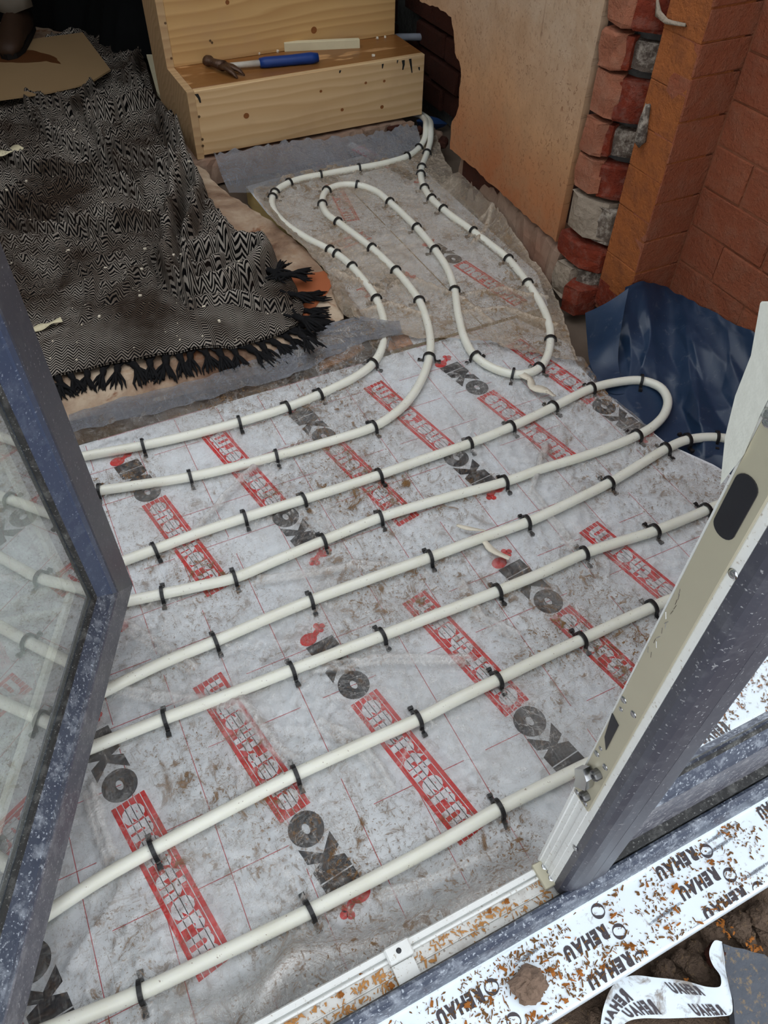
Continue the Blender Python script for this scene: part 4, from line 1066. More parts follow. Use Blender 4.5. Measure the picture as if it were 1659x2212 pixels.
# ================================================================== STAIR
def stair():
    x0, x1, Y1, Y2 = 0.602, 1.453, 2.594, 2.815
    zb, z1, z2 = 0.036, 0.237, 0.455
    e = empty('wooden_steps', (x0, Y1, 0)); tag(e, 'unfinished pine steps with a wet tread, at the end of the pipe loop', 'steps')
    o3 = Vector((x0, Y1, 0))
    def part(name, c, d, mat, ch=0.0015):
        q = MB().box((0, 0, 0), d, ch=ch).build(name, MAT[mat], e); q.location = Vector(c) - o3; return q
    t = 0.024
    part('riser', ((x0 + t + x1) / 2, Y1 + 0.011, (zb + z1 - .0) / 2), (x1 - x0 - t, 0.022, z1 - zb - .001), 'pine')
    part('tread', ((x0 + t + x1) / 2, (Y1 + Y2) / 2 + 0.012, z1 - 0.011), (x1 - x0 - t - .001, Y2 - Y1 - 0.02, 0.022), 'pine_wet')
    part('riser', ((x0 + t + x1 - .006) / 2, Y2 + 0.011, (z1 + z2) / 2), (x1 - x0 - t - .006, 0.022, z2 - z1), 'pine_up')
    part('tread', ((x0 + x1) / 2, Y2 + 0.11, z2 + 0.011), (x1 - x0, 0.24, 0.022), 'pine_wet')
    part('riser', ((x0 + x1) / 2, Y2 + 0.235, 0.57), (x1 - x0, 0.022, 0.20), 'pine')
    # stepped side panel
    sp = [(Y1, zb - .01), (Y1, z1), (Y2 - .001, z1), (Y2 - .001, z2), (Y2 + 0.20, z2), (Y2 + 0.20, zb - .01)]
    q = MB().prism([(a - Y1, b) for a, b in sp], 0, t, 'yzx').build('side_panel', MAT['pine_side'], e)
    # knots, screws and black smears on the front board
    def disc(name, p, r, mat, n=10, sq=1.0):
        q = MB().add([(r * math.cos(2 * PI * i / n), -0.0006, sq * r * math.sin(2 * PI * i / n)) for i in range(n)], [tuple(range(n))]).build(name, MAT[mat], e); q.location = Vector(p) - o3; return q
    for (u, v, r) in ((532, 250, .010), (825, 231, .007), (739, 237, .006), (830, 175, .005), (693, 197, .005), (790, 179, .005)):
        disc('knot', atY(u, v, Y1 - .0004), r, 'knot', 12, .9)
    disc('knot', atY(678, 65, Y2 - .0004), .011, 'knot', 12); disc('knot', atY(491, 5, Y2 - .0004), .007, 'knot')
    for (u, v) in ((430, 252), (437, 301), (438, 315)): disc('screw', atY(u, v, Y1 - .0006), .0045, 'screw')
    for (u, v) in ((357, 50), (370, 126), (454, 88), (458, 92)): disc('screw', atY(u, v, Y2 - .0006), .004, 'screw')
    def smear(pts, w):
        ps = [atY(u, v, Y1 - .0012) - o3 for u, v in pts]; vs = []; fs = []
        for i, p in enumerate(ps):
            k = w * (1 - 0.6 * i / (len(ps) - 1)); vs += [p + Vector((-k, 0, 0)), p + Vector((k, 0, 0))]
        for i in range(len(ps) - 1): fs.append((2 * i, 2 * i + 1, 2 * i + 3, 2 * i + 2))
        MB().add(vs, fs).build('black_smear', MAT['black_mark'], e)
    smear([(424, 203), (430, 212), (433, 222)], .006); smear([(871, 130), (872, 140), (870, 151)], .006); smear([(886, 127), (888, 142), (890, 157)], .005); smear([(827, 138), (826, 148)], .004); smear([(859, 130), (858, 137)], .003); smear([(905, 145), (906, 152)], .004); smear([(735, 152), (734, 158)], .004)
    # rubble the stair stands on
    rings = []
    for i in range(40):
        x = x0 - 0.02 + i * (x1 - x0 - 0.05) / 39; r = random.Random(i + 5)
        y = Y1 - 0.012 + r.uniform(-.006, .006)
        rings.append([(x, y - 0.02, -0.05), (x, y - .008 + r.uniform(-.006, .006), 0.012 + r.uniform(-.01, .006)), (x, y + r.uniform(-.004, .004), 0.027 + r.uniform(-.004, .003)), (x, Y1 + 0.2, 0.027), (x, Y1 + 0.2, -0.05)])
    o = MB().ring_sweep(rings).build('trim_1', MAT['concrete']); tag(o, 'broken concrete ledge under the lowest step', kind='structure')
    for i, (u, v, w) in enumerate(((800, 287, .06), (850, 283, .05), (880, 278, .05))):
        p = atY(u, v, Y1 - .016); q = MB().box((0, 0, 0), (w, .03, .04), ch=.005).jitter(.003, i).build('brick', MAT['brick_soot' if i == 1 else 'concrete'], o); q.location = p
    # hammer on the tread
    hd = at(478, 143, z1 + 0.016); he = at(687, 124, z1 + 0.016); d = (he - hd); L = d.length; a = math.atan2(d.y, d.x)
    h = empty('claw_hammer', (hd.x, hd.y, z1), a); tag(h, 'claw hammer with blue grip and rusty head on the wooden tread', 'hammer')
    MB().tube([(0.0, 0, .014), (0.05, 0, .0145), (L * .40, 0, .0145)], [.011, .011, .012], 10, flat=.85).build('shaft', MAT['hammer_shaft'], h, True)
    MB().tube([(L * .39, 0, .015), (L * .45, 0, .0155), (L * .70, 0, .0155), (L * .93, 0, .016), (L, 0, .016)], [.0165, .0195, .0185, .0205, .016], 12, flat=.85).build('grip', MAT['hammer_grip'], h, True)
    hb = empty('head', (0, 0, 0), 0.62); hb.parent = h; hb.scale = (1.45, 1.3, 1.2)
    MB().tube([(0.0, 0.052, .016), (0, 0.042, .016), (0, .036, .016), (0, 0.02, .016), (0, -.008, .016)], [.0135, .0140, .010, .0105, .0135], 12).build('face', MAT['hammer_head'], hb, True)
    for s in (-1, 1):
        MB().tube([(s * .004, -.006, .016), (s * .007, -.03, .017), (s * .010, -.052, .012), (s * .011, -.068, .003)], [.011, .0085, .006, .002], 8, flat=.8).build('claw', MAT['hammer_head'], hb, True)
    # cream strip leaning at the back of the tread
    a_, b_ = at(617, 112, z1), at(779, 104, z1); d = b_ - a_
    o = MB().box((d.length / 2, 0, .0135), (d.length, .022, .027), ch=.001).jitter(.0006, 3).build('foam_offcut', MAT['cream']); o.location = a_ + Vector((0, .011, 0)); o.rotation_euler = (0, 0, math.atan2(d.y, d.x)); tag(o, 'cream foam strip lying along the back of the wet tread', 'offcut')
    for i, (u, v) in enumerate(((806, 122), (560, 118), (600, 113), (815, 85), (832, 82))):
        o = MB().box((0, 0, .004), (.010 - i * .001, .007, .007), ch=.001).jitter(.0015, i).build('plaster_crumb', MAT['crumb']); o.location = at(u, v, z1); o.rotation_euler = (0, 0, i); tag(o, 'small white plaster crumb on the wet tread, %s' % ('below the right end of the cream strip', 'just left of the cream strip', 'touching the left end of the cream strip', 'in the far right corner', 'at the far right end')[i], 'crumb', 'plaster crumbs on the tread')
    # grey conduit crossing the hole, blue scrap by the pipe tails
    a_, b_ = atY(862, 80, 2.86), atY(968, 80, 2.80)
    o = MB().tube([a_ - Vector((.06, 0, 0)), a_, b_, b_ + Vector((.05, 0, .0))], .0125, 12).build('conduit', MAT['cable'], None, True); tag(o, 'grey plastic conduit crossing the hole in the wall', 'conduit')
    pts = [(900, 262), (925, 252), (948, 258), (966, 268), (958, 274), (940, 280), (925, 286), (905, 275)]
    p = [atY(u, v, 2.60 + .01 * i) for i, (u, v) in enumerate(pts)]; c = sum(p, Vector()) / len(p) + Vector((0, -.02, .01))
    vs = p + [c]; fs = [(i, (i + 1) % len(p), len(p)) for i in range(len(p))]
    vs2 = [v + Vector((.004, .010, 0)) for v in vs]; n = len(vs)
    o = MB().add(vs + vs2, fs + [tuple(i + n for i in f[::-1]) for f in fs] + [(i, i + n, (i + 1) % (n - 1) + n, (i + 1) % (n - 1)) for i in range(n - 1)]).build('plastic_scrap', MAT['blue_rag']); tag(o, 'bright blue plastic scrap behind the two pipe tails', 'scrap')
    # rubble in the hole
    for i, (u, v, s) in enumerate(((890, 300, .030), (905, 288, .022), (945, 300, .026), (955, 318, .030), (880, 292, .02))):
        o = MB().box((0, 0, s * .5), (s * 1.4, s, s), ch=s * .2).jitter(s * .12, i).build('rubble', MAT['brick_soot' if i % 2 else 'concrete']); o.location = at(u, v, -.01) ; o.rotation_euler = (0, 0, i * 1.3); tag(o, 'small piece of brick rubble at the wall hole, %s' % ('under the step corner', 'between the step corner and pipe tails', 'just right of the pipe tails', 'rightmost below the plaster edge', 'leftmost under the step')[i], 'rubble', 'rubble at the foot of the hole')
stair()

# ================================================================== BLANKET
def crumple(x, y, pts, w, a):
    # a rolled fold: rounded crest with a tucked-in crease on either side
    bd = np.full(np.shape(x), 1e9)
    for i in range(len(pts) - 1):
        x0, y0 = pts[i][:2]; x1, y1 = pts[i + 1][:2]; dx, dy = x1 - x0, y1 - y0; L = dx * dx + dy * dy + 1e-12
        t = np.clip(((x - x0) * dx + (y - y0) * dy) / L, 0, 1)
        bd = np.minimum(bd, (x - x0 - t * dx) ** 2 + (y - y0 - t * dy) ** 2)
    d = np.sqrt(bd)
    return a * np.exp(-(d / w) ** 2.6) - .30 * a * np.exp(-((d - 1.5 * w) / (.45 * w)) ** 2)
def blanket():
    outline = [(-120, 260), (40, 120), (150, 70), (300, 92), (318, 150), (334, 215), (372, 250), (400, 325), (432, 400), (470, 455), (520, 505), (570, 545), (610, 575), (628, 600), (645, 640), (657, 672), (650, 700), (612, 722), (560, 738), (500, 752), (440, 752), (380, 765), (300, 780), (215, 795), (130, 812), (40, 838), (-120, 800)]
    Z = 0.032
    poly = P2(outline, Z); poly = wobble(poly, 0.02, 0.004, 44, 12)
    a = at(300, 820, Z); b = at(296, 560, Z); ang = math.atan2(b.y - a.y, b.x - a.x) - PI / 2
    ca, sa = math.cos(-ang), math.sin(-ang)
    def F(*q): return P2(q, 0.05)
    folds = [
        (F((352, 250), (392, 330), (385, 400), (372, 480), (362, 560), (372, 605), (410, 630)), .030, .050),
        (F((395, 320), (432, 400), (420, 470), (400, 520)), .022, .040),
        (F((410, 632), (470, 628), (540, 600), (585, 560), (560, 540), (470, 545), (410, 560)), .030, .050),
        (F((390, 560), (430, 590), (470, 570), (500, 530)), .020, .030),
        (F((330, 225), (270, 235), (240, 250), (190, 245)), .020, .045),
        (F((190, 250), (230, 320), (330, 350), (380, 380)), .020, .035),
        (F((60, 230), (110, 290), (190, 330), (280, 370)), .022, .035),
        (F((0, 330), (60, 360), (180, 370), (300, 410)), .022, .032),
        (F((-40, 420), (60, 440), (160, 480), (250, 490), (340, 470)), .024, .030),
        (F((0, 470), (90, 490), (200, 500)), .016, .022),
        (F((60, 210), (150, 240), (200, 190)), .018, .030),
        (F((300, 120), (280, 170), (310, 200)), .025, .035),
        (F((420, 650), (500, 640), (580, 660), (620, 650)), .018, .022),
        (F((330, 540), (300, 580), (240, 640)), .020, .014),
        (F((150, 560), (200, 600), (180, 680)), .020, .010)]
    def h(x, y, d):
        z = 0.040 + 0.006 * (1 + fbm(x * 7, y * 7, 3, 2)) + 0.010 * np.clip(fbm(x * 4 - y * 6, y * 9 + x * 3, 3, 6), 0, 1) * np.clip((y - 1.75) / .5, 0.15, 1)
        for f, w, a_ in folds:
            z = z + crumple(x + 0.010 * noise(x * 18, y * 18, 3), y + 0.010 * noise(x * 18, y * 18, 4), f, w * .72, a_ * 1.3)
        k = np.clip((y - 1.72) / .35, 0, 1)
        z = z + 0.006 * ridged(x * 26 + y * 14, y * 10 - x * 6, 2, 8) * k + 0.020 * k * (ridged(x * 3.5 + y * 2.2, y * 8 - x * 3.0, 2, 18) - .8)
        return np.maximum(z, .027) - 0.006 * np.exp(-d / 0.006)
    def uvf(x, y, z):
        # the weave keeps its length over the folds
        return x * ca - y * sa + 0.02 * fbm(x * 3, y * 3, 2, 5), x * sa + y * ca + 0.02 * fbm(x * 3, y * 3, 2, 15)
    def ha(x, y):
        z = np.zeros_like(x)
        for f, w, a_ in folds: z = z + fold(x, y, f, w * 1.2, a_ * .55)
        return z
    o = sheet('blanket', poly, 0.006, h, MAT['blanket'], None, uvf, 0.006, True, ha)
    tag(o, 'black and white herringbone wool blanket with black tassels, rumpled and muddy', 'blanket')
    # tassels: a knot, a twisted neck and a spread of yarn
    mes = []
    for s in range(5):
        r = random.Random(s * 3 + 1); mb = MB()
        mb.tube([(0, .012, .004), (0, 0, .006), (.001, -.012, .006), (0, -.020, .006)], [.003, .0075, .006, .005], 7)
        for k in range(9):
            a = (k - 4) / 4 * (.012 + .004 * s % .01) + r.uniform(-.003, .003); z = .004 + r.uniform(-.002, .006)
            mb.tube([(a * .15, -.015, .006), (a * .5, -.030, z + .002), (a, -.046 + r.uniform(-.008, .008), max(.002, z - .002)), (a * 1.2, -.056 + r.uniform(-.01, .01), .002)], [.0032, .003, .0026, .0008], 5)
        # two strands up to the cloth
        mb.tube([(0, 0, .006), (.008, .014, .005), (.012, .024, .006)], .0028, 5); mb.tube([(0, 0, .006), (-.008, .014, .005), (-.012, .024, .006)], .0028, 5)
        mes.append(mb.mesh('tassel', MAT['tassel'], True))
    line = catmull([at(u, v, 0.030) for u, v in ((40, 842), (130, 816), (215, 800), (300, 786), (380, 772), (440, 762), (500, 760), (560, 748), (612, 730), (645, 708), (652, 680), (640, 640))], 0.004)
    acc = 0; k = 0
    for i in range(1, len(line) - 1):
        acc += (line[i] - line[i - 1]).length
        if acc > 0.030:
            acc = random.uniform(-.006, .006); tn = line[i + 1] - line[i - 1]
            q = link('tassel', mes[k % 5], o); k += 1
            q.location = line[i] + Vector((0, 0, -0.008)); a_ = math.atan2(tn.y, tn.x) + random.uniform(-.35, .35) + 0.1
            q.rotation_euler = (0, 0, a_); s_ = random.uniform(1.1, 1.45); q.scale = (s_, s_, s_)
    for (u, v, a_, s_) in ((610, 600, 1.2, 1.3), (595, 596, 2.4, 1.2), (580, 588, .6, 1.2), (625, 640, 1.0, 1.1), (642, 690, .4, 1.3), (650, 728, .2, 1.2), (620, 600, 1.6, 1.2)):
        q = link('tassel', mes[k % 5], o); k += 1; q.location = at(u, v, .05); q.rotation_euler = (0, 0, a_); q.scale = (s_, s_, s_)
    # scraps and crumbs on the blanket
    def strip(name, pts, z, w, mat, label, lift=.004):
        c = catmull([at(u, v, z) for u, v in pts], .008); vs = []; fs = []
        for i, p in enumerate(c):
            tn = c[min(i + 1, len(c) - 1)] - c[max(i - 1, 0)]; nn = Vector((-tn.y, tn.x, 0)).normalized(); k_ = w * (.55 + .45 * math.sin(PI * min(1, max(.12, i / len(c)))))
            zz = lift * math.sin(i * .9); vs += [p + nn * k_ + Vector((0, 0, .002 + zz)), p - nn * k_ + Vector((0, 0, .002 - zz)), p - nn * k_ + Vector((0, 0, .0032 - zz)), p + nn * k_ + Vector((0, 0, .0032 + zz))]
        for i in range(len(c) - 1):
            for j in range(4): fs.append((4 * i + j, 4 * i + (j + 1) % 4, 4 * i + 4 + (j + 1) % 4, 4 * i + 4 + j))
        fs += [(0, 1, 2, 3), tuple(range(len(vs) - 4, len(vs)))[::-1]]
        o_ = MB().add(vs, fs).build(name, MAT[mat], None, True); tag(o_, label, 'scrap'); return o_
    strip('paper_scrap', [(70, 716), (95, 706), (115, 698), (134, 692)], .050, .010, 'cream', 'crumpled cream paper scrap on the blanket beside the door')
    strip('paper_scrap', [(-10, 335), (20, 328), (46, 318)], .075, .020, 'cream', 'cream cardboard scrap on the blanket at the left edge')
    strip('tape_scrap', [(1118, 806), (1145, 822), (1150, 838), (1178, 845), (1198, 858)], .016, .010, 'scrap', 'twisted strip of white paper tape beside the bottom of the rear loop', .003)
    strip('tape_scrap', [(986, 1136), (1005, 1142), (1030, 1146), (1048, 1148)], .012, .004, 'scrap', 'thin white tape sliver above the fourth pipe run from the sill', .002)
    strip('tape_scrap', [(1045, 1170), (1060, 1188), (1082, 1200), (1100, 1208)], .010, .007, 'scrap', 'white paper tape piece by the red crest below the fourth pipe run', .002)
    mb = MB(); r = random.Random(3)
    for i in range(130):
        u, v = r.uniform(20, 640), r.uniform(210, 780); q = at(u, v, .05)
        if not inside(poly, np.array([q.x]), np.array([q.y]))[0]: continue
        z = float(h(np.array([q.x]), np.array([q.y]), np.array([.1]))[0]); q = at(u, v, z); z = float(h(np.array([q.x]), np.array([q.y]), np.array([.1]))[0])
        s = r.choice((.0018, .002, .0025, .003, .0055)); b_ = MB().box((0, 0, 0), (s * 1.5, s, s * .7), Matrix.Rotation(r.uniform(0, 6), 3, 'Z')); mb.add([Vector(p) + Vector((q.x, q.y, z + s * .4)) for p in b_.v], b_.f)
    o = mb.build('plaster_crumbs', MAT['crumb']); tag(o, 'white plaster crumbs sprinkled over the blanket', 'debris', kind='stuff')
    # hardboard sheet on the far end of the blanket and the boot standing on it
    hb = P2([(-140, 110), (178, 68), (238, 148), (190, 178), (100, 198), (0, 212), (-160, 240)], .075)
    e = empty('hardboard_sheet', (hb[2][0], hb[2][1], .066)); tag(e, 'tan hardboard sheet with a wet footprint stain at the far end of the blanket', 'board')
    MB().prism([(x - hb[2][0], y - hb[2][1]) for x, y in hb], 0, .006).build('panel', MAT['ply'], e)
    st = P2([(-60, 112), (0, 106), (70, 108), (105, 118), (118, 122), (132, 138), (100, 132), (60, 135), (0, 134), (-60, 136)], .073)
    MB().prism([(x - hb[2][0], y - hb[2][1]) for x, y in wobble(st, .02, .005, 3, 20)], .0062, .0066).build('wet_stain', MAT['ply_stain'], e)
    # cream board edge beside the stair
    q = P2([(312, 105), (330, 112), (402, 262), (378, 255), (340, 205)], .022)
    o = MB().prism(q, .0205, .034).build('foam_board', MAT['cream']); tag(o, 'pale board edge between the blanket and the steps', 'board')
    # added black heap, standing in for the darkness of the unlit room
    o = sheet('darkness_heap', wobble([(.24, 4.30), (.50, 4.02), (.58, 3.66), (.90, 3.50), (.92, 4.95), (-.6, 4.95), (-.6, 4.55)], .03, .02, 9), .02, lambda x, y, d: .022 + .35 * (1 - np.exp(-d / .12)) * (1 + .35 * fbm(x * 6, y * 6, 3, 4)), MAT['room_dark']); tag(o, 'added black heap standing in for the darkness behind the steps', 'added heap')
def leg():
    base = at(62, 96, .075); toe = at(72, 104, .075)
    e = empty('person', (base.x - .02, base.y + .02, .0735), -0.35); tag(e, 'person standing on the hardboard, only a dusty trouser leg and dark boot showing', 'person')
    # boot points toward the camera (-Y)
    prof = [(-.02, .16, .055, .05, .10), (-.02, .10, .055, .052, .115), (-.02, .03, .052, .047, .10), (-.02, -.04, .047, .05, .075), (-.02, -.10, .036, .052, .055), (-.02, -.145, .030, .045, .046), (-.02, -.175, .022, .022, .030)]
    rings = []
    for x, y, zc, w, hh in prof:
        rings.append([(x + w * math.cos(a), y, max(.006, zc + hh * .62 * math.sin(a))) for a in np.linspace(0, 2 * PI, 15)[:-1]])
    MB().ring_sweep(rings).build('boot', MAT['boot'], e, True)
    MB().prism([(-.062, .17), (-.070, .05), (-.068, -.10), (-.050, -.165), (-.02, -.185), (.012, -.165), (.030, -.10), (.028, .05), (.022, .17)], 0, .018).build('sole', MAT['sole'], e)
    cu = [(.0, .085, .105, .075), (-.005, .085, .20, .080), (-.02, .10, .34, .076), (-.04, .11, .48, .085), (-.06, .10, .62, .095), (-.07, .12, .85, .105)]
    rings = []
    for i, (x, y, z, r) in enumerate(cu):
        rr = random.Random(i); rings.append([(x - .02 + r * math.cos(a) * (1 + rr.uniform(-.08, .08)), y + r * math.sin(a) * .95, z + rr.uniform(-.008, .008)) for a in np.linspace(0, 2 * PI, 17)[:-1]])
    MB().ring_sweep(rings).build('trouser_leg', MAT['trouser'], e, True)
blanket(); leg()

# ================================================================== DOORS
def member(prof, axisfn, a, b, name, mat, parent):
    """profile [(offset inward, depth)] swept between two mitred corners; axisfn(end, offset, depth) -> point"""
    rings = [[axisfn(k, o, w) for o, w in prof] for k in (a, b)]
    return MB().ring_sweep(rings).build(name, MAT[mat], parent)
FLAT = [(0, 0), (.054, 0), (.0565, -.002), (.0565, -.066), (0, -.066)]
BEVEL = [(.0565, -.0015), (.066, -.0035), (.068, -.006), (.0905, -.018), (.0905, -.060), (.0565, -.060)]
GASK = [(.0900, -.0165), (.0945, -.0190), (.0945, -.0235), (.0900, -.0235)]
SEAL = [(.088, -.0275), (.1005, -.0275), (.1005, -.0445), (.088, -.0445)]
SPAC = [(.1005, -.0380), (.1160, -.0380), (.1160, -.0445), (.1005, -.0445)]
def leaf_frame(e, W, z0, z1, frame, parts, dusty_bottom=True):
    """four mitred members; frame(u, depth, z) -> local point"""
    corner = {'bl': (0, z0, 1, 1), 'br': (W, z0, -1, 1), 'tl': (0, z1, 1, -1), 'tr': (W, z1, -1, -1)}
    def fn(k, o, w): u, z, su, sz = corner[k]; return frame(u + su * o, w, z + sz * o + (.022 if w < -.0375 and o > .095 and sz > 0 else 0))
    for side, (a, b) in {'stile': ('bl', 'tl'), 'stile_b': ('tr', 'br'), 'rail': ('br', 'bl'), 'rail_b': ('tl', 'tr')}.items():
        nm = side.split('_')[0]; low = side == 'rail'
        for prof, suffix, m1, m2 in parts:
            q = member(prof, fn, a, b, (nm if suffix == '' else nm + '_' + suffix), m2 if low else m1, e)
def screw(parent, p, n, r, mat='chrome', name='screw'):
    n = Vector(n).normalized(); t = n.cross(Vector((0, 0, 1))).normalized(); b = n.cross(t); k = 12; p = Vector(p)
    vs = [p + (t * math.cos(2 * PI * i / k) + b * math.sin(2 * PI * i / k)) * r for i in range(k)] + [p + n * r * .25 + (t * math.cos(2 * PI * i / k) + b * math.sin(2 * PI * i / k)) * r * .75 for i in range(k)]
    vs2 = [p + n * r * .12 + (t * math.cos(2 * PI * i / k) + b * math.sin(2 * PI * i / k)) * r * .28 for i in range(k)]
    fs = [(i, (i + 1) % k, k + (i + 1) % k, k + i) for i in range(k)] + [(k + i, k + (i + 1) % k, 2 * k + (i + 1) % k, 2 * k + i) for i in range(k)] + [tuple(range(2 * k, 3 * k))]
    return MB().add(vs + vs2, fs).build(name, MAT[mat], parent, True)
def doors():
    parts = [(FLAT, '', 'anthracite', 'anthracite_dusty'), (BEVEL, 'bevel', 'anthracite_blue', 'anthracite_bead'), (GASK, 'gasket', 'gasket', 'gasket'), (SEAL, 'edge_seal', 'gasket', 'gasket'), (SPAC, 'spacer', 'spacer', 'spacer')]
    # --- open leaf, swung into the room
    P0 = Vector((-0.0265, 0.896, 0)); d = Vector((-0.4308, -0.9024, 0)); n = Vector((0.9024, -0.4308, 0))
    e = empty('door_1', (P0.x + d.x * .72, P0.y + d.y * .72, 0.093)); tag(e, 'grey framed glazed door leaf standing open into the room, speckled with dust', kind='structure')
    off = Vector(e.location)
    def fr(u, w, z): return P0 + d * u + n * w + Vector((0, 0, z)) - off
    leaf_frame(e, .73, 0.093, 2.05, fr, parts)
    for w in (-.0245, -.0465):
        mb = MB(); vs = [fr(u, w + k, z) for k in (0, -.003) for u, z in ((.089, .182), (.641, .182), (.641, 1.961), (.089, 1.961))]
        mb.add(vs, [(0, 1, 2, 3), (7, 6, 5, 4), (0, 4, 5, 1), (1, 5, 6, 2), (2, 6, 7, 3), (3, 7, 4, 0)]); mb.build('glass_pane', MAT['glass' if w > -.03 else 'glass_inner'], e)
    # --- closed leaf on the right
    XE, YF = 0.3525, 0.165
    e = empty('door_2', (XE, YF, 0.10)); tag(e, 'closed grey and white glazed door leaf with a steel lock strip on its edge', kind='structure')
    off = Vector(e.location)
    FL2 = [(0, 0), (.100, 0), (.102, -.002), (.104, 0), (.118, -.001), (.118, -.033), (0, -.033)]
    BV2 = [(.118, -.0015), (.126, -.004), (.146, -.016), (.146, -.033), (.118, -.033)]
    GK2 = [(.1455, -.0145), (.1505, -.0165), (.1505, -.019), (.1455, -.019)]
    def fr2(u, w, z): return Vector((XE + u, YF - w, z)) - off
    leaf_frame(e, .72, 0.112, 2.05, fr2, [(FL2, '', 'anthracite', 'anthracite_dusty'), (BV2, 'bevel', 'anthracite_blue', 'anthracite_bead'), (GK2, 'gasket', 'gasket', 'gasket')])
    mb = MB(); vs = [fr2(u, -.020 - k, z) for k in (0, .003) for u, z in ((.147, .275), (.573, .275), (.573, 1.90), (.147, 1.90))]
    mb.add(vs, [(3, 2, 1, 0), (4, 5, 6, 7), (1, 5, 4, 0), (2, 6, 5, 1), (3, 7, 6, 2), (0, 4, 7, 3)]); mb.build('glass_pane', MAT['glass_clean'], e)
    MB().prism([(.1535 - off.y, .098 - off.z), (.1535 - off.y, .122 - off.z), (.1660 - off.y, .122 - off.z), (.1660 - off.y, .098 - off.z)], .419 - off.x, 1.07 - off.x, 'yzx').build('bottom_gasket', MAT['gasket'], e)
    # floating mullion on the meeting edge
    mp = [(.3515, .1685), (.3520, .1600), (.3545, .1545), (.3600, .1500), (.3700, .1475), (.3860, .1460), (.3880, .1490), (.3900, .1470), (.4150, .1470), (.4190, .1500), (.4190, .1685)]
    MB().prism([(x - off.x, y - off.y) for x, y in mp][::-1], 0.092 - off.z, 2.05 - off.z).build('mullion', MAT['anthracite'], e)
    # white edge of the leaf with its ridges
    ep = [(.3512, .1690), (.3535, .1690), (.3535, .2045), (.3490, .2045), (.3490, .2010), (.3505, .2000), (.3505, .1935), (.3520, .1930), (.3520, .1850), (.3505, .1845), (.3505, .1780), (.3512, .1770)]
    MB().prism([(x - off.x, y - off.y) for x, y in ep][::-1], 0.100 - off.z, 2.05 - off.z).build('white_edge', MAT['upvc'], e)
    MB().prism([(x - off.x, y - off.y) for x, y in [(.3535, .198), (1.07, .198), (1.07, .206), (.3535, .206)]], .100 - off.z, .240 - off.z).build('white_inner_face', MAT['upvc'], e)
    MB().prism([(x - off.x, y - off.y) for x, y in [(.3535, .198), (.50, .198), (.50, .206), (.3535, .206)]], .240 - off.z, 2.05 - off.z).build('white_inner_face', MAT['upvc'], e)
    # steel faceplate
    XS = .3478
    zb = atX(1270, 1755, XS).z; ya, yb = .1755, .2025
    q = MB().box((XS + .0012 - off.x, (ya + yb) / 2 - off.y, (zb + 2.0) / 2 - off.z), (.0028, yb - ya, 2.0 - zb), ch=.0009).build('lock_strip', MAT['steel'], e); plabel(q, 'steel lock strip')
    X1 = XS - .0004
    def onstrip(u, v): return atX(u, v, X1) - off
    def plate(name, pts, mat, lift=0.0, th=.0008):
        ps = [atX(u, v, X1 - lift) - off for u, v in pts]; n_ = len(ps)
        vs = ps + [p + Vector((-th, 0, 0)) for p in ps]; fs = [tuple(range(n_)), tuple(range(n_, 2 * n_))[::-1]] + [(i, n_ + i, n_ + (i + 1) % n_, (i + 1) % n_) for i in range(n_)]
        return MB().add(vs, fs).build(name, MAT[mat], q)
    c = onstrip(1612, 1050); c2 = onstrip(1566, 1140)
    sl = MB(); k = 10; r = (yb - ya) * .33; pts = []
    for i in range(k + 1): a = PI * i / k; pts.append((r * math.cos(a), c.z + r * .9 * math.sin(a)))
    for i in range(k + 1): a = PI + PI * i / k; pts.append((r * math.cos(a), c2.z + r * .9 * math.sin(a)))
    ym = (c.y + c2.y) / 2
    sl.prism([(ym + y, z) for y, z in pts], c.x - .0008, c.x + .0002, 'yzx').build('latch_slot', MAT['slot'], q)
    plate('bolt_slot', [(1307, 1591), (1323, 1540), (1337, 1567), (1310, 1620)], 'slot')
    for u, v, r in ((1347, 1512, .0038), (1368, 1543, .0038), (1341, 1532, .0026), (1297, 1617, .0026), (1289, 1628, .0038), (1307, 1657, .0038), (1246, 1711, .0036), (1264, 1736, .0036)):
        screw(q, onstrip(u, v), (-1, 0, 0), r)
    for u, v in ((1293, 1671), (1268, 1717)):
        p = onstrip(u, v); b = MB().tube([p, p + Vector((-.006, 0, 0)), p + Vector((-.0075, 0, 0))], [.0062, .0062, .005], 14).build('bolt', MAT['steel_dark'], q)
        screw(q, p + Vector((-.0076, 0, 0)), (-1, 0, 0), .0024, 'slot', 'bolt_recess')
    hk = [(1258, 1652), (1276, 1654), (1284, 1680), (1280, 1700), (1262, 1692), (1254, 1690), (1259, 1676)]
    plate('hook_catch', hk, 'chrome', .001, .010)
    for u, v in ((1620, 880), (1655, 895), (1657, 912)): screw(q, onstrip(u, v), (-1, 0, 0), .0038)
    for u, v in ((1583, 1240), (1242, 1832)):
        screw(e, atX(u, v, .3508) - off, (-1, 0, 0), .0042)
    # worn lettering stamped on the strip is only a row of scratches
    mb = MB()
    for i in range(14):
        t = i / 13; u, v = 1400 + 70 * t, 1420 - 135 * t; r_ = random.Random(i)
        p = atX(u + r_.uniform(-8, 8), v, X1) - off; g = p + Vector((0, r_.uniform(-.003, .003), .006)); mb.tube([p, g], .0003, 4)
    mb.build('stamped_scratches', MAT['chrome'], q)
    # loose white flap on the inner side
    fp = [(1642, 655), (1690, 655), (1690, 800), (1640, 900), (1605, 985), (1556, 1048), (1566, 945), (1588, 855), (1622, 768)]
    ps = [atX(u, v, .3455) for i, (u, v) in enumerate(fp)]; n_ = len(ps)
    vs = ps + [p + Vector((.0022, .001, 0)) for p in ps]
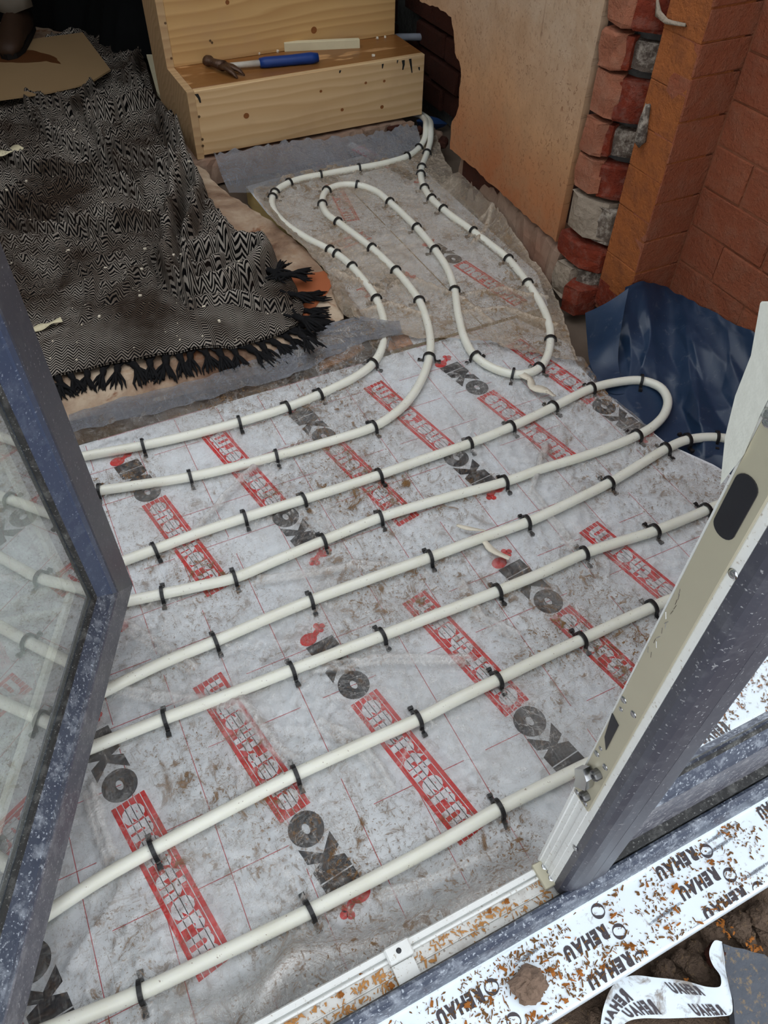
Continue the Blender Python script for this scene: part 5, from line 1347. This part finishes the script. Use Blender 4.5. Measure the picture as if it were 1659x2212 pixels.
    o = MB().add(vs, [tuple(range(n_))[::-1], tuple(range(n_, 2 * n_))] + [(i, (i + 1) % n_, n_ + (i + 1) % n_, n_ + i) for i in range(n_)]).build('foam_tape', MAT['flap']); tag(o, 'loose white foam tape flap hanging beside the steel lock strip', 'tape')
    # --- sill / threshold
    s = empty('trim_2', (0.33, .16, 0)); tag(s, 'white and grey door sill with a film-covered outer ledge', kind='structure')
    so = Vector(s.location); XA, XB = -0.42, 1.07
    def ext_(poly, name, mat, xa=XA, xb=XB): return MB().prism([(y - so.y, z) for y, z in poly], xa - so.x, xb - so.x, 'yzx').build(name, MAT[mat], s)
    ext_([(.198, -.06), (.198, .097), (.196, .1005), (.190, .1005), (.189, .099), (.189, .094), (.1865, .094), (.1865, .0985), (.185, .0995), (.1825, .0985), (.1825, .090), (.1820, -.06)], 'inner_lip', 'upvc')
    ext_([(.183, .02), (.183, .0895), (.1700, .0885), (.1695, .0895), (.1680, .0895), (.1675, .0865), (.1555, .0860), (.1555, .02)], 'channel', 'upvc_dirty')
    ext_([(.1560, .02), (.1560, .0850), (.1545, .0870), (.1545, .1060), (.1530, .1090), (.1520, .02)], 'sill_gasket', 'gasket')
    ext_([(.1530, .02), (.1530, .1085), (.1515, .1125), (.1480, .1140), (.1440, .1125), (.1400, .1050), (.1370, .0900), (.1345, .0730), (.1345, .02)], 'outer_nib', 'anthracite_bead')
    ext_([(.1350, .02), (.1350, .0740), (.1330, .0735), (.1315, .0685), (.0480, .0560), (.0450, .0545), (.0440, .0500), (.0440, .020)], 'ledge_film', 'sill_film')
    # printed words on the film: they read from indoors, so they stand on their heads here
    def fz(y): return .0685 + (y - .1315) * (.0685 - .0560) / (.1315 - .0480) + .0005
    def onfilm(u, v):
        z = .062
        for _ in range(4): p = at(u, v, z); z = fz(p.y)
        return at(u, v, z)
    def word(txt, r_px, u_px, hgt, mat='sill_print', bold=.07, name='printed_word'):
        a, b = onfilm(*r_px), onfilm(*u_px); dv = Vector((b.x - a.x, 0, 0)); L_ = abs(b.x - a.x)
        v, f, asp = word_shape(txt, bold, 0.09 if hgt > .01 else .12); mb = MB()
        pts = []
        for x, y in v:
            X = a.x + (b.x - a.x) * x; Y = (a.y + b.y) / 2 + hgt * (.5 - y)
            Y = max(.0485, min(.131, Y)); pts.append((X - so.x, Y - so.y, fz(Y)))
        mb.add(pts, f); mb.build(name, MAT[mat], s)
    def ring(c_px, r):
        c = onfilm(*c_px); n_ = 20; mb = MB(); vs = []
        for i in range(n_):
            a = 2 * PI * i / n_; k = .52 + .36 * (.5 + .5 * math.cos(2 * a + .8))
            for rr in (r, r * k):
                Y = max(.0485, min(.131, c.y + rr * math.sin(a))); vs.append((c.x + rr * math.cos(a) - so.x, Y - so.y, fz(Y)))
        mb.add(vs, [(2 * i, (2 * i + 2) % (2 * n_), (2 * i + 3) % (2 * n_), 2 * i + 1) for i in range(n_)]); mb.build('printed_ring', MAT['sill_print'], s)
    for r_px, u_px in (((1549, 1884), (1470, 1934)), ((1612, 1928), (1522, 1978)), ((1312, 2012), (1220, 2062)), ((1366, 2072), (1272, 2124)), ((1503, 1842), (1420, 1890)), ((1042, 2146), (945, 2202)), ((1700, 1722), (1640, 1760)), ((800, 2212), (720, 2260))):
        word('REHAU', r_px, u_px, .0180)
    for c in ((1577, 1890), (1338, 2012), (1387, 2070), (1526, 1838), (1292, 1968), (1640, 1920), (1062, 2132), (1110, 2206)): ring(c, .0095)
    for u, v in ((1440, 1962), (1508, 1992), (1640, 1868), (1560, 1815), (1235, 2180), (1170, 2195), (1150, 2048), (1630, 1700), (1560, 1790)):
        for k, line in enumerate(('Remove protective', 'foil immediately', 'after installation', 'of the window')):
            word(line, (u + 22 - 9 * k + 10, v - 10 + 7 * k), (u - 22 - 9 * k + 10, v + 14 + 7 * k), .0036, 'sill_small', .0, 'printed_note')
    # keep plate and white bracket fixed in the channel
    kp = empty('keep_plate', at(1184, 1884, .1035) - so); kp.parent = s; plabel(kp, 'steel keep plate with two screws')
    MB().box((0, 0, -.003), (.030, .034, .007), ch=.001).build('plate', MAT['steel'], kp)
    for y in (-.008, .008): screw(kp, (0, y, .0006), (0, 0.001, 1), .0045)
    screw(kp, (0, 0, .0006), (0, .001, 1), .002, 'slot')
    bk_ = empty('bracket', at(872, 2082, .097) - so); bk_.parent = s; plabel(bk_, 'white plastic striker bracket')
    MB().box((0, .014, .003), (.034, .020, .012), ch=.002).build('clamp', MAT['upvc'], bk_)
    MB().box((0, -.010, -.004), (.030, .028, .004), ch=.0008).build('tongue', MAT['upvc'], bk_)
    screw(bk_, (0, .014, .0092), (0, .001, 1), .0035, 'slot')
    return onfilm, so
ONFILM, SO = doors()

# ================================================================== OUTSIDE
def outside():
    r = random.Random(11)
    def nth(us, u): return ORD[sorted(us).index(u)]
    def flake(mb, p, s, up=.5):
        a = r.uniform(0, 2 * PI); l = s * r.uniform(.7, 1.6); w = s * r.uniform(.2, .75); c, sn = math.cos(a), math.sin(a); vs = []; n = 4
        for i in range(n):
            t = i / (n - 1) - .5; k = (1 - abs(t) * r.uniform(.3, 1.6)) * r.uniform(.5, 1.2)
            x = l * t; z = up * s * (.25 - t * t) * r.uniform(.6, 1.4) + .0004 + r.uniform(0, .15) * s
            for sd in (-1, 1):
                y = w * .5 * k * sd; vs.append((p.x + x * c - y * sn, p.y + x * sn + y * c, p.z + z + (.1 * s if sd > 0 else 0)))
        mb.add(vs, [(2 * i, 2 * i + 2, 2 * i + 3, 2 * i + 1) for i in range(n - 1)])
    def dens(x, y): return float(fbm(np.array([x * 22]), np.array([y * 22]), 3, 6)[0])
    for mat, nm, cnt, lab in (('shaving_dark', 'wood_chips', 2600, 'brown wood chips and sawdust strewn over the printed ledge film'), ('shaving', 'wood_shavings', 420, 'orange wood shavings strewn over the printed ledge film')):
        mb = MB(); c = 0
        while c < cnt:
            x = r.uniform(-.05, .98); y = r.uniform(.049, .131)
            if dens(x, y) < r.uniform(-.5, .55) - (.25 if x < .35 else 0): continue
            z = .0685 + (y - .1315) * .1497 + .0003
            flake(mb, Vector((x, y, z)), r.choice((.002, .0025, .003, .004, .0055)) * (1.0 if mat != 'shaving' else 1.25)); c += 1
        o = mb.build(nm, MAT[mat]); tag(o, lab, 'wood debris', kind='stuff')
    mb = MB()
    for _ in range(900):
        x = r.uniform(-.12, .345); y = r.choice((r.uniform(.169, .182), r.uniform(.169, .182), r.uniform(.157, .168)))
        if dens(x, y * 3) < r.uniform(-.5, .4): continue
        flake(mb, Vector((x, y, .0895 if y > .168 else .0865)), r.choice((.003, .004, .005, .007)))
    o = mb.build('sawdust', MAT['shaving_pale']); tag(o, 'pale orange sawdust lying in the sill channel', 'wood debris', kind='stuff')
    LEDGE = [1533, 1456, 1324, 1361, 1458, 1190, 1250, 1222, 1010, 1060, 1150, 1303]; CHAN = [845, 780, 735, 1060, 1095]; SOILS = [1560, 1575, 1630, 1620, 1480]
    CL = [1470, 1432, 1500, 1455, 1535, 1590, 1640, 1501, 1610, 1385, 1340, 1290, 1655, 1570]
    for i, (u, v, s) in enumerate(((1533, 1862, .016), (1456, 1918, .016), (1324, 1978, .014), (1361, 2046, .018), (1458, 1966, .014), (1190, 2098, .018), (1250, 2100, .015), (1222, 2160, .014), (1010, 2170, .014), (1060, 2158, .012), (1150, 2190, .012), (1303, 2088, .012))):
        mb = MB(); p = ONFILM(u, v)
        for k in range(3): flake(mb, p + Vector((r.uniform(-.002, .002), r.uniform(-.002, .002), .0005)), s * r.uniform(.4, .7), .7)
        o = mb.build('wood_shaving', MAT['shaving']); tag(o, 'large curled orange wood shaving, %s from the left on the printed ledge film' % nth(LEDGE, u), 'shaving', 'large shavings on the ledge')
    for i, (u, v, s) in enumerate(((845, 2128, .014), (780, 2110, .014), (735, 2150, .013), (1060, 1968, .012), (1095, 1945, .012))):
        mb = MB(); p = at(u, v, .091)
        for k in range(3): flake(mb, p + Vector((r.uniform(-.002, .002), r.uniform(-.002, .002), .0005)), s * r.uniform(.4, .7), .7)
        o = mb.build('wood_shaving', MAT['shaving']); tag(o, 'large curled orange wood shaving, %s from the left in the sill channel' % nth(CHAN, u), 'shaving', 'large shavings in the channel')
    # clod of dry mud on the ledge
    def clod(p, s, mat, seed, lab, cat='clod', grp=None, name='mud_clod', flat=.6):
        rr = random.Random(seed); n, m = 14, 22; vs = []; fs = []
        for i in range(1, n):
            th = PI * i / n
            for j in range(m):
                ph = 2 * PI * j / m; k = s * (1 + .30 * float(fbm(np.array([1.6 * math.cos(ph) * math.sin(th) + seed]), np.array([1.6 * math.sin(ph) * math.sin(th) + 1.3 * math.cos(th)]), 4, seed)[0])); vs.append((k * math.sin(th) * math.cos(ph), k * math.sin(th) * math.sin(ph) * .9, max(-.4 * s, k * math.cos(th) * flat)))
        vs += [(0, 0, s * flat), (0, 0, -.4 * s)]
        for i in range(n - 2):
            for j in range(m): fs.append((i * m + j, (i + 1) * m + j, (i + 1) * m + (j + 1) % m, i * m + (j + 1) % m))
        for j in range(m): fs.append((len(vs) - 2, j, (j + 1) % m)); fs.append((len(vs) - 1, (n - 2) * m + (j + 1) % m, (n - 2) * m + j))
        o = MB().add(vs, fs).build(name, MAT[mat]); o.location = Vector(p) + Vector((0, 0, .35 * s)); tag(o, lab, cat, grp); return o
    clod(ONFILM(1140, 2128), .022, 'clod', 4, 'round dry lump of mud on the printed ledge film', name='mud_clod')
    # soil
    def hs(x, y, d): return -.052 + .012 * fbm(x * 9, y * 9, 4, 3) + .010 * np.clip(ridged(x * 16, y * 16, 2, 5) - .8, 0, 1)
    o = sheet('ground', [(-1.8, -1.2), (2.2, -1.2), (2.2, .052), (-1.8, .052)], .012, hs, MAT['soil'], smooth=False); tag(o, 'dark wet soil outside the door', kind='structure')
    clod(at(1545, 2066, -.04), .016, 'brick_soot', 21, 'reddish brown stone lying in the soil beside the film strip', 'stone', name='stone')
    for i, (u, v, s) in enumerate(((1470, 2072, .014), (1432, 2100, .016), (1500, 2092, .018), (1455, 2128, .014), (1535, 2010, .018), (1590, 2002, .02), (1640, 1985, .022), (1501, 2048, .012), (1610, 2030, .014), (1385, 2128, .012), (1340, 2170, .016), (1290, 2200, .014), (1655, 2020, .016), (1570, 1985, .012))):
        clod(at(u, v, -.045), s, 'soil', 40 + i, 'crumbly dark clod of soil outside the sill, %s from the left' % nth(CL, u), 'clod', 'soil clods outside the sill', 'soil_clod')
    for i, (u, v) in enumerate(((1560, 1998), (1575, 2012), (1630, 2052), (1620, 2040), (1480, 2130))):
        mb = MB(); p = at(u, v, -.03)
        for k in range(9): flake(mb, p + Vector((r.uniform(-.008, .008), r.uniform(-.006, .006), r.uniform(0, .004))), .006, .7)
        o = mb.build('wood_shaving', MAT['shaving']); tag(o, 'tuft of orange wood shavings on the soil, %s from the left' % nth(SOILS, u), 'shaving', 'shavings on the soil')
    # dark slab
    q = P2([(1562, 2038), (1652, 2062), (1720, 2120), (1720, 2260), (1592, 2260), (1584, 2160), (1566, 2110)], -.026)
    o = MB().prism(wobble(q, .012, .002, 4, 40), -.045, -.026).build('slab_piece', MAT['slate']); tag(o, 'dark grey broken slab on the soil beside the film strip', 'slab')
    # curled strip of printed film
    E1 = [(1296, 2222, -.02), (1304, 2175, -.008), (1325, 2128, 0.0), (1362, 2108, -.004), (1420, 2112, -.010), (1480, 2119, -.012), (1530, 2132, -.010), (1556, 2130, -.006), (1556, 2108, -.004), (1540, 2085, -.004), (1532, 2058, -.004), (1545, 2031, -.006), (1556, 2033, -.008)]
    E2 = [(1330, 2240, -.030), (1345, 2215, -.026), (1360, 2205, -.024), (1385, 2200, -.026), (1440, 2200, -.030), (1500, 2198, -.030), (1550, 2196, -.028), (1580, 2190, -.024), (1582, 2165, -.022), (1576, 2135, -.022), (1568, 2100, -.022), (1564, 2062, -.022), (1560, 2038, -.022)]
    c1 = catmull([at(*p) for p in E1], .003); c2 = catmull([at(*p) for p in E2], .003); n, m = 110, 8
    def sm(c, t): f = t * (len(c) - 1); i = min(int(f), len(c) - 2); return c[i].lerp(c[i + 1], f - i)
    e = empty('film_strip', at(1450, 2160, -.03)); tag(e, 'curled muddy strip of printed white film lying on the soil', 'film strip'); eo = Vector(e.location)
    vs = []; fs = []
    G = [[None] * m for _ in range(n)]
    for i in range(n):
        a, b = sm(c1, i / (n - 1)), sm(c2, i / (n - 1))
        for j in range(m):
            s_ = j / (m - 1); p = a.lerp(b, s_) + Vector((0, 0, .003 * math.sin(PI * s_))); G[i][j] = p; vs.append(p - eo)
    for i in range(n - 1):
        for j in range(m - 1): fs.append((i * m + j, i * m + j + 1, (i + 1) * m + j + 1, (i + 1) * m + j))
    MB().add(vs, fs).build('film', MAT['film_strip'], e, True)
    def sg(s_, t_):
        fi = s_ * (n - 1); fj = t_ * (m - 1); i = min(int(fi), n - 2); j = min(int(fj), m - 2)
        p = G[i][j].lerp(G[i + 1][j], fi - i); q_ = G[i][j + 1].lerp(G[i + 1][j + 1], fi - i)
        return p.lerp(q_, fj - j)
    for txt, sa, sb, ta, tb in (('REHAU', .62, .46, .10, .40), ('REHAU', .64, .48, .66, .96), ('REHAU', .22, .02, .15, .50), ('REHAU', .30, .12, .55, .90)):
        v, f, _ = word_shape(txt, .06, .09)
        mb = MB(); mb.add([sg(sa + (sb - sa) * x, ta + (tb - ta) * (1 - y)) + Vector((0, -.0006, .0010)) - eo for x, y in v], f); mb.build('printed_word', MAT['sill_print'], e)
outside()
